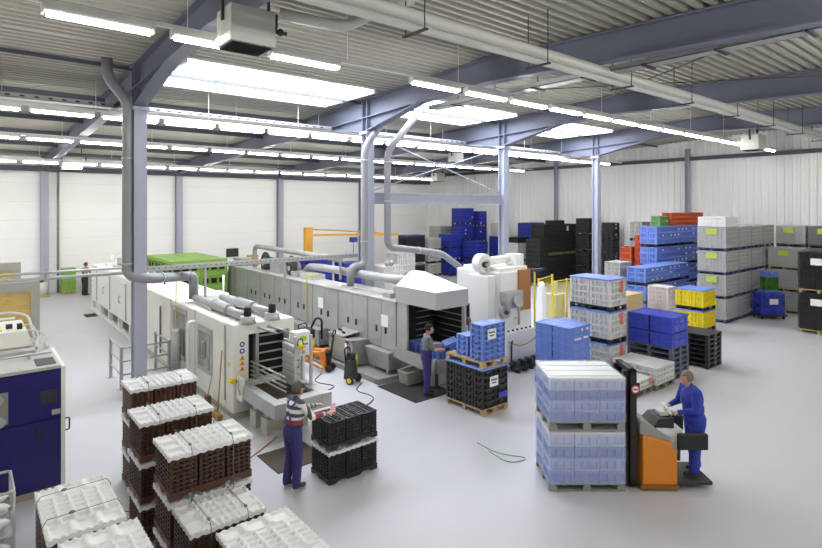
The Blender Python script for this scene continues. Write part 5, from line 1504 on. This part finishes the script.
def person(label, loc, rz, J, mats, name='person', voxel=.011, extra=None, bulk=1.0):
    """one continuous figure facing +x, left is +y.  J: joints; mats: zone materials"""
    t = thing(name, label, 'person', loc, rz)
    els = []                                   # (kind, data, zone)
    def cap(a, ra, b, rb, zone):
        els.append(('c', Vector(J[a]) if isinstance(a, str) else Vector(a), ra, Vector(J[b]) if isinstance(b, str) else Vector(b), rb, zone))
    def ell(c, r, zone):
        els.append(('e', Vector(c), r, None, None, zone))
    pel, che, nk, hd = [Vector(J[k]) for k in ('pelvis', 'chest', 'neck', 'head')]
    ell(pel, (.15, .20, .15), 'legs')
    mid = (pel + che) / 2
    ell(mid, (.145, .185, .18), J.get('midzone', 'top'))
    ell(che, (.15, .205, .2), 'top')
    cap('shoulder_l', .078, 'shoulder_r', .078, 'top')
    cap(che + Vector((0, 0, .12)), .075, nk, .052, 'top')
    cap(nk - Vector((0, 0, .03)), .052, hd - Vector((0, 0, .06)), .05, 'skin')
    ell(hd, (.098, .077, .118), 'skin')
    f = Vector(J.get('face', (1, 0, 0))).normalized()
    s = Vector((-f.y, f.x, 0)).normalized()
    ell(hd + f * .045 - Vector((0, 0, .075)), (.05, .05, .04), 'skin')          # jaw
    cap(hd + f * .098 + Vector((0, 0, .005)), .012, hd + f * .115 - Vector((0, 0, .025)), .016, 'skin')
    for q in (-1, 1):
        ell(hd + s * q * .078 - f * .005 - Vector((0, 0, .01)), (.018, .012, .032), 'skin')
    for q in 'lr':
        cap('shoulder_' + q, .074, 'elbow_' + q, .056, J.get('upperarm', 'top'))
        cap('elbow_' + q, .054, 'wrist_' + q, .036, J.get('forearm', 'skin'))
        e, w = Vector(J['elbow_' + q]), Vector(J['wrist_' + q])
        d = (w - e).normalized()
        pn = Vector(J.get('palm_' + q, (0, 0, -1)))
        pn = (pn - d * pn.dot(d)).normalized()
        sd = d.cross(pn).normalized() * (1 if q == 'l' else -1)
        zone = J.get('hands', 'skin')
        c = w + d * .05
        for k in (-1, 0, 1):
            cap(w + d * .01 + sd * k * .012, .02, w + d * .085 + sd * k * .026, .017, zone)
        for k, ln in zip((-1.5, -.5, .5, 1.5), (.062, .075, .08, .068)):
            b0 = w + d * .085 + sd * k * .020
            b1 = b0 + (d * .8 + pn * .45).normalized() * ln * .55
            b2 = b1 + (d * .35 + pn * .9).normalized() * ln * .5
            cap(b0, .0105, b1, .0095, zone)
            cap(b1, .0095, b2, .0085, zone)
        th = w + d * .03 + sd * .03
        t1 = th + (d * .6 + sd * .7 + pn * .3).normalized() * .04
        cap(th, .014, t1, .012, zone)
        cap(t1, .012, t1 + (d * .8 + pn * .5).normalized() * .035, .010, zone)
        cap('hip_' + q, .115, 'knee_' + q, .088, 'legs')
        cap('knee_' + q, .086, 'ankle_' + q, .072, 'legs')
        a = Vector(J['ankle_' + q])
        toe = Vector(J.get('toe_' + q, (1, 0, 0))).normalized()
        cap(a - toe * .03 - Vector((0, 0, .045)), .042, a + toe * .15 - Vector((0, 0, .055)), .036, 'shoes')
        cap(a, .048, a - Vector((0, 0, .04)), .045, 'shoes')
    els = [(k, a, tuple(q * bulk for q in ra) if k == 'e' else ra * bulk, b, rb and rb * bulk, zn) if zn in ('top', 'legs') else (k, a, ra, b, rb, zn) for k, a, ra, b, rb, zn in els]
    mb = MB()
    for k, a, ra, b, rb, zn in els:
        if k == 'c':
            capsule(mb, a, ra, b, rb)
        else:
            mb.ell(a, ra)
    me = mb.mesh('body_raw', SKIN)
    o = bpy.data.objects.new('body_raw', me)
    COL.objects.link(o)
    r = o.modifiers.new('r', 'REMESH')
    r.mode = 'VOXEL'
    r.voxel_size = voxel
    r.use_smooth_shade = True
    sm = o.modifiers.new('s', 'SMOOTH')
    sm.factor = .5
    sm.iterations = 3
    dg = bpy.context.evaluated_depsgraph_get()
    out = bpy.data.meshes.new_from_object(o.evaluated_get(dg))
    bpy.data.objects.remove(o)
    zones = list(mats)
    out.materials.clear()
    for zn in zones:
        out.materials.append(mats[zn])
    def dist(p, el):
        k, a, ra, b, rb, zn = el
        if k == 'c':
            ab = b - a
            tt = max(0, min(1, (p - a).dot(ab) / max(ab.length_squared, 1e-9)))
            return (p - a - ab * tt).length - (ra + (rb - ra) * tt)
        q = p - a
        l = Vector((q.x / ra[0], q.y / ra[1], q.z / ra[2])).length
        return (l - 1) * min(ra)
    zi = {zn: i for i, zn in enumerate(zones)}
    idx = []
    for pl in out.polygons:
        c = pl.center
        best = min(els, key=lambda e: dist(c, e))
        zn = best[5]
        if extra:
            zn = extra(c, zn) or zn
        idx.append(zi[zn])
    out.polygons.foreach_set('material_index', idx)
    out.polygons.foreach_set('use_smooth', [True] * len(idx))
    out.update()
    body = bpy.data.objects.new('body', out)
    COL.objects.link(body)
    body.parent = t
    # eyes and brows
    m = MB()
    for q in (-1, 1):
        m.ell(tuple(hd + f * .088 + s * q * .032 + Vector((0, 0, .012))), (.011, .011, .008), 8, 6, 0)
        m.tube([hd + f * .092 + s * q * .018 + Vector((0, 0, .034)), hd + f * .084 + s * q * .05 + Vector((0, 0, .034))], .005, 5, 0)
    m.tube([hd + f * .088 + s * .022 - Vector((0, 0, .055)), hd + f * .097 - Vector((0, 0, .055)), hd + f * .088 - s * .022 - Vector((0, 0, .055))], .005, 5, 1)
    part(t, 'eyes', m, [BLACK, M('lips', '9c5f52', .5)], local=True)
    return t, hd, f, s

def hair(t, hd, f, s, mat, name='hair', low=.0, scale=1.08, peak=False):
    m = MB()
    vs, n, k = [], 18, 7
    for i in range(k + 1):
        a = (PI * .60) * i / k
        for j in range(n):
            th = 2 * PI * j / n
            dirv = f * math.cos(th) + s * math.sin(th)
            drop = 1.0 if math.cos(th) < .35 else .62
            aa = a * drop
            p = hd + f * -.006 + dirv * (.1 if abs(math.cos(th)) > .7 else .084) * math.sin(aa) * scale + Vector((0, 0, .124 * math.cos(aa) * scale + .0))
            vs.append(p)
    fs = [(i * n + j, (i + 1) * n + j, (i + 1) * n + (j + 1) % n, i * n + (j + 1) % n) for i in range(k) for j in range(n)]
    m.add(vs, fs, 0, True)
    if peak:
        c = hd + f * .1 + Vector((0, 0, .055))
        m.add([c + s * .06, c - s * .06, c - s * .045 + f * .07 - Vector((0, 0, .012)), c + s * .045 + f * .07 - Vector((0, 0, .012))] +
              [c + s * .06 + Vector((0, 0, .012)), c - s * .06 + Vector((0, 0, .012)), c - s * .045 + f * .07, c + s * .045 + f * .07],
              [(3, 2, 1, 0), (4, 5, 6, 7), (0, 1, 5, 4), (1, 2, 6, 5), (2, 3, 7, 6), (3, 0, 4, 7)])
    o = part(t, name, m, mat, local=True)
    sd = o.modifiers.new('solid', 'SOLIDIFY')
    sd.thickness = .012
    return o

INDIGO = M('indigo_cloth', '38336f', .85, var=.12, vs=12, bump=.15, bs=25)
SHOE = M('brown_shoe', '4a3425', .6)
DSHOE = M('dark_shoe', '2b2623', .6)
SH1 = stripes('striped_shirt', 'Z', [(0, 'e8e6e2'), (1.04, '9a4637'), (1.16, 'e8e6e2'), (1.21, '4e4f56'), (1.27, 'e8e6e2'), (1.33, '4e4f56'), (1.39, 'e8e6e2'), (1.44, '55565c')])
SH2 = stripes('striped_sleeve', 'X', [(0, 'e8e6e2'), (.10, '4e4f56'), (.16, 'e8e6e2'), (.22, '9a4637'), (.36, 'd8d8d2'), (.40, '6d7068'), (.43, 'd8d8d2'), (.46, '6d7068'), (.49, 'd8d8d2')])
# worker in striped shirt, seen from behind, reaching to the tray stack
J1 = dict(pelvis=(0, 0, .93), chest=(.06, 0, 1.27), neck=(.07, 0, 1.50), head=(.10, -.0, 1.63), face=(1, -.15, 0),
          shoulder_l=(.07, .185, 1.41), shoulder_r=(.06, -.185, 1.41), elbow_l=(.26, .22, 1.2), wrist_l=(.50, .06, 1.235),
          elbow_r=(.20, -.29, 1.2), wrist_r=(.42, -.35, 1.22), hip_l=(0, .09, .9), hip_r=(0, -.09, .9), knee_l=(.02, .1, .5), knee_r=(.03, -.1, .5),
          ankle_l=(-.05, .11, .1), ankle_r=(.0, -.11, .1), forearm='sleeve', upperarm='sleeve')
def ex1(c, zn):
    if zn == 'top' and c.z < 1.18 and abs(c.y) < .2:
        return 'legs' if c.z < 1.08 else None
    return None
t, hd, f, s = person('worker from behind in striped shirt and indigo dungarees with grey cap at tray stack', (4.27, 8.29, 0), math.radians(4), J1,
                     {'skin': SKIN, 'top': SH1, 'sleeve': SH2, 'legs': INDIGO, 'shoes': SHOE}, extra=ex1)
hair(t, hd, f, s, M('cap_grey', '55594f', .9, bump=.2), 'cap', peak=True)
hair(t, hd - Vector((0, 0, .03)), f, s, M('hair_brown', '4a3a30', .8), 'hair', scale=1.03)
m = MB()
m.tube(bend([(-.09, .11, 1.07), (-.075, .03, 1.27), (-.03, -.09, 1.42), (.05, -.11, 1.475), (.13, -.1, 1.4), (.17, -.09, 1.2)], .08), .019, 6)
m.tube(bend([(-.09, -.11, 1.07), (-.08, -.03, 1.27), (-.03, .09, 1.42), (.05, .11, 1.475), (.13, .1, 1.4), (.17, .09, 1.2)], .08), .019, 6)
part(t, 'straps', m, M('strap_violet', '4a40a0', .8), 'violet crossed straps', local=True)

# worker in grey t-shirt holding a blue crate
GT = M('grey_tshirt', '6f7174', .9, var=.08, bump=.1, bs=30)
J2 = dict(pelvis=(0, 0, .93), chest=(.02, 0, 1.28), neck=(.03, 0, 1.51), head=(.07, 0, 1.64), face=(1, 0, -.12),
          shoulder_l=(.02, .185, 1.42), shoulder_r=(.02, -.185, 1.42), elbow_l=(.18, .22, 1.18), wrist_l=(.42, .21, 1.2),
          elbow_r=(.14, -.22, 1.16), wrist_r=(.40, -.24, 1.17), hip_l=(0, .09, .9), hip_r=(0, -.09, .9), knee_l=(.03, .09, .5), knee_r=(.02, -.09, .5),
          ankle_l=(.02, .1, .1), ankle_r=(-.02, -.1, .1), palm_l=(0, -1, .3), palm_r=(0, 1, .3), hands='glove')
def ex2(c, zn):
    if zn == 'top' and c.z < 1.14:
        return 'legs'
    if zn == 'legs2':
        return 'legs'
    if zn == 'skin' and c.z > 1.2 and c.z < 1.45 and abs(c.y) > .15 and c.x < .1:
        return 'top'
    return None
PZ = math.radians(-33)
P2 = Vector((8.94, 10.22, .02))
t, hd, f, s = person('worker in grey t-shirt and indigo dungarees lifting a blue crate at the hood', P2, PZ, J2,
                     {'skin': SKIN, 'top': GT, 'legs': INDIGO, 'shoes': DSHOE, 'glove': BLACK}, extra=ex2)
hair(t, hd, f, s, M('hair_dark', '221b17', .8), scale=1.1)
part(t, 'bib', MB().hexa([(.125, -.1, 1.08), (.15, -.1, 1.08), (.15, .1, 1.08), (.125, .1, 1.08)], [(.125, -.085, 1.32), (.15, -.085, 1.32), (.15, .085, 1.32), (.125, .085, 1.32)]).tube([(.13, .08, 1.3), (.05, .1, 1.47), (-.06, .07, 1.4), (-.1, .04, 1.1)], .016, 6).tube([(.13, -.08, 1.3), (.05, -.1, 1.47), (-.06, -.07, 1.4), (-.1, -.04, 1.1)], .016, 6), INDIGO, local=True)
def loc2(P, rz, x, y, z):
    c, s_ = math.cos(rz), math.sin(rz)
    return (P[0] + x * c - y * s_, P[1] + x * s_ + y * c, P[2] + z)
o = put('carried_crate', crate_mesh(.36, .5, .17, CRATEBLUE, 'vent'), loc2(P2, PZ, .64, -.02, 1.17), PZ, 'blue crate held in the gloved hands of the worker in grey', 'crate')
o.rotation_euler = (0, -.35, PZ)

# driver on the truck
BLUEC = M('work_blue', '2b3a9c', .85, var=.1, bump=.15, bs=25)
J3 = dict(pelvis=(-.02, 0, .93), chest=(.03, 0, 1.28), neck=(.07, 0, 1.50), head=(.12, 0, 1.63), face=(1, -.1, -.15),
          shoulder_l=(.05, .2, 1.42), shoulder_r=(.05, -.2, 1.42), elbow_l=(.10, .27, 1.15), wrist_l=(.33, .17, 1.10),
          elbow_r=(.12, -.27, 1.15), wrist_r=(.34, -.14, 1.12), hip_l=(-.02, .1, .9), hip_r=(-.02, -.1, .9), knee_l=(.03, .11, .5), knee_r=(-.02, -.1, .5),
          ankle_l=(.05, .11, .1), ankle_r=(-.1, -.11, .1), forearm='top')
t, hd, f, s = person('driver in blue work suit standing on the orange stacker truck', W(.75, -.06, .142), FRZ + PI, J3,
                     {'skin': SKIN, 'top': BLUEC, 'legs': BLUEC, 'shoes': DSHOE}, bulk=1.14)
hair(t, hd, f, s, M('hair_grey', '77705f', .8))
m = MB().hexa([(.10, -.1, 1.35), (.14, -.1, 1.33), (.14, .1, 1.33), (.10, .1, 1.35)], [(.06, -.09, 1.5), (.11, -.06, 1.47), (.11, .06, 1.47), (.06, .09, 1.5)])
m.box(.145, -.13, 1.18, .165, -.03, 1.3)
part(t, 'scarf', m, M('grey_patch', '8b8f9a', .8), 'grey collar and chest patch', local=True)

# person far down the aisle by the dryer
J4 = dict(J2)
J4.update(face=(.3, 1, 0), wrist_l=(.32, .1, 1.1), wrist_r=(.3, -.1, 1.05))
t, hd, f, s = person('person in dark trousers and tan top far down the aisle by the white cabinet', (5.0, 33.3, 0), math.radians(-40), J4,
                     {'skin': SKIN, 'top': M('tan_top', '9c8470', .9), 'legs': M('dark_cloth', '2a2a2f', .9), 'shoes': DSHOE, 'glove': SKIN}, voxel=.02, extra=ex2)
hair(t, hd, f, s, M('hair_auburn', '6b4a32', .8), scale=1.12)

# ================================================================ CAMERA, WORLD, LOOK
cam = bpy.data.cameras.new('camera')
cam.sensor_width = 36
cam.lens = 36 * 543 / 822
cam.shift_y = -67 / 822
cam.clip_end = 200
co = bpy.data.objects.new('camera', cam)
COL.objects.link(co)
co.location = (0, 0, 4.7)
co.rotation_euler = (PI / 2, 0, -math.atan2(.6366, .7712))
SC.camera = co
wd = bpy.data.worlds.new('world')
wd.use_nodes = True
wd.node_tree.nodes['Background'].inputs[0].default_value = (.8, .88, 1, 1)
wd.node_tree.nodes['Background'].inputs[1].default_value = .5
SC.world = wd
SC.view_settings.view_transform = 'Standard'
SC.view_settings.look = 'None'
SC.view_settings.gamma = 1
SC.view_settings.use_curve_mapping = False
SC.view_settings.exposure = .85
SC.cycles.max_bounces = 8
SC.cycles.diffuse_bounces = 4
SC.cycles.transparent_max_bounces = 12
SC.cycles.caustics_reflective = False
SC.cycles.caustics_refractive = False
SC.cycles.sample_clamp_indirect = 6
SC.cycles.use_denoising = True
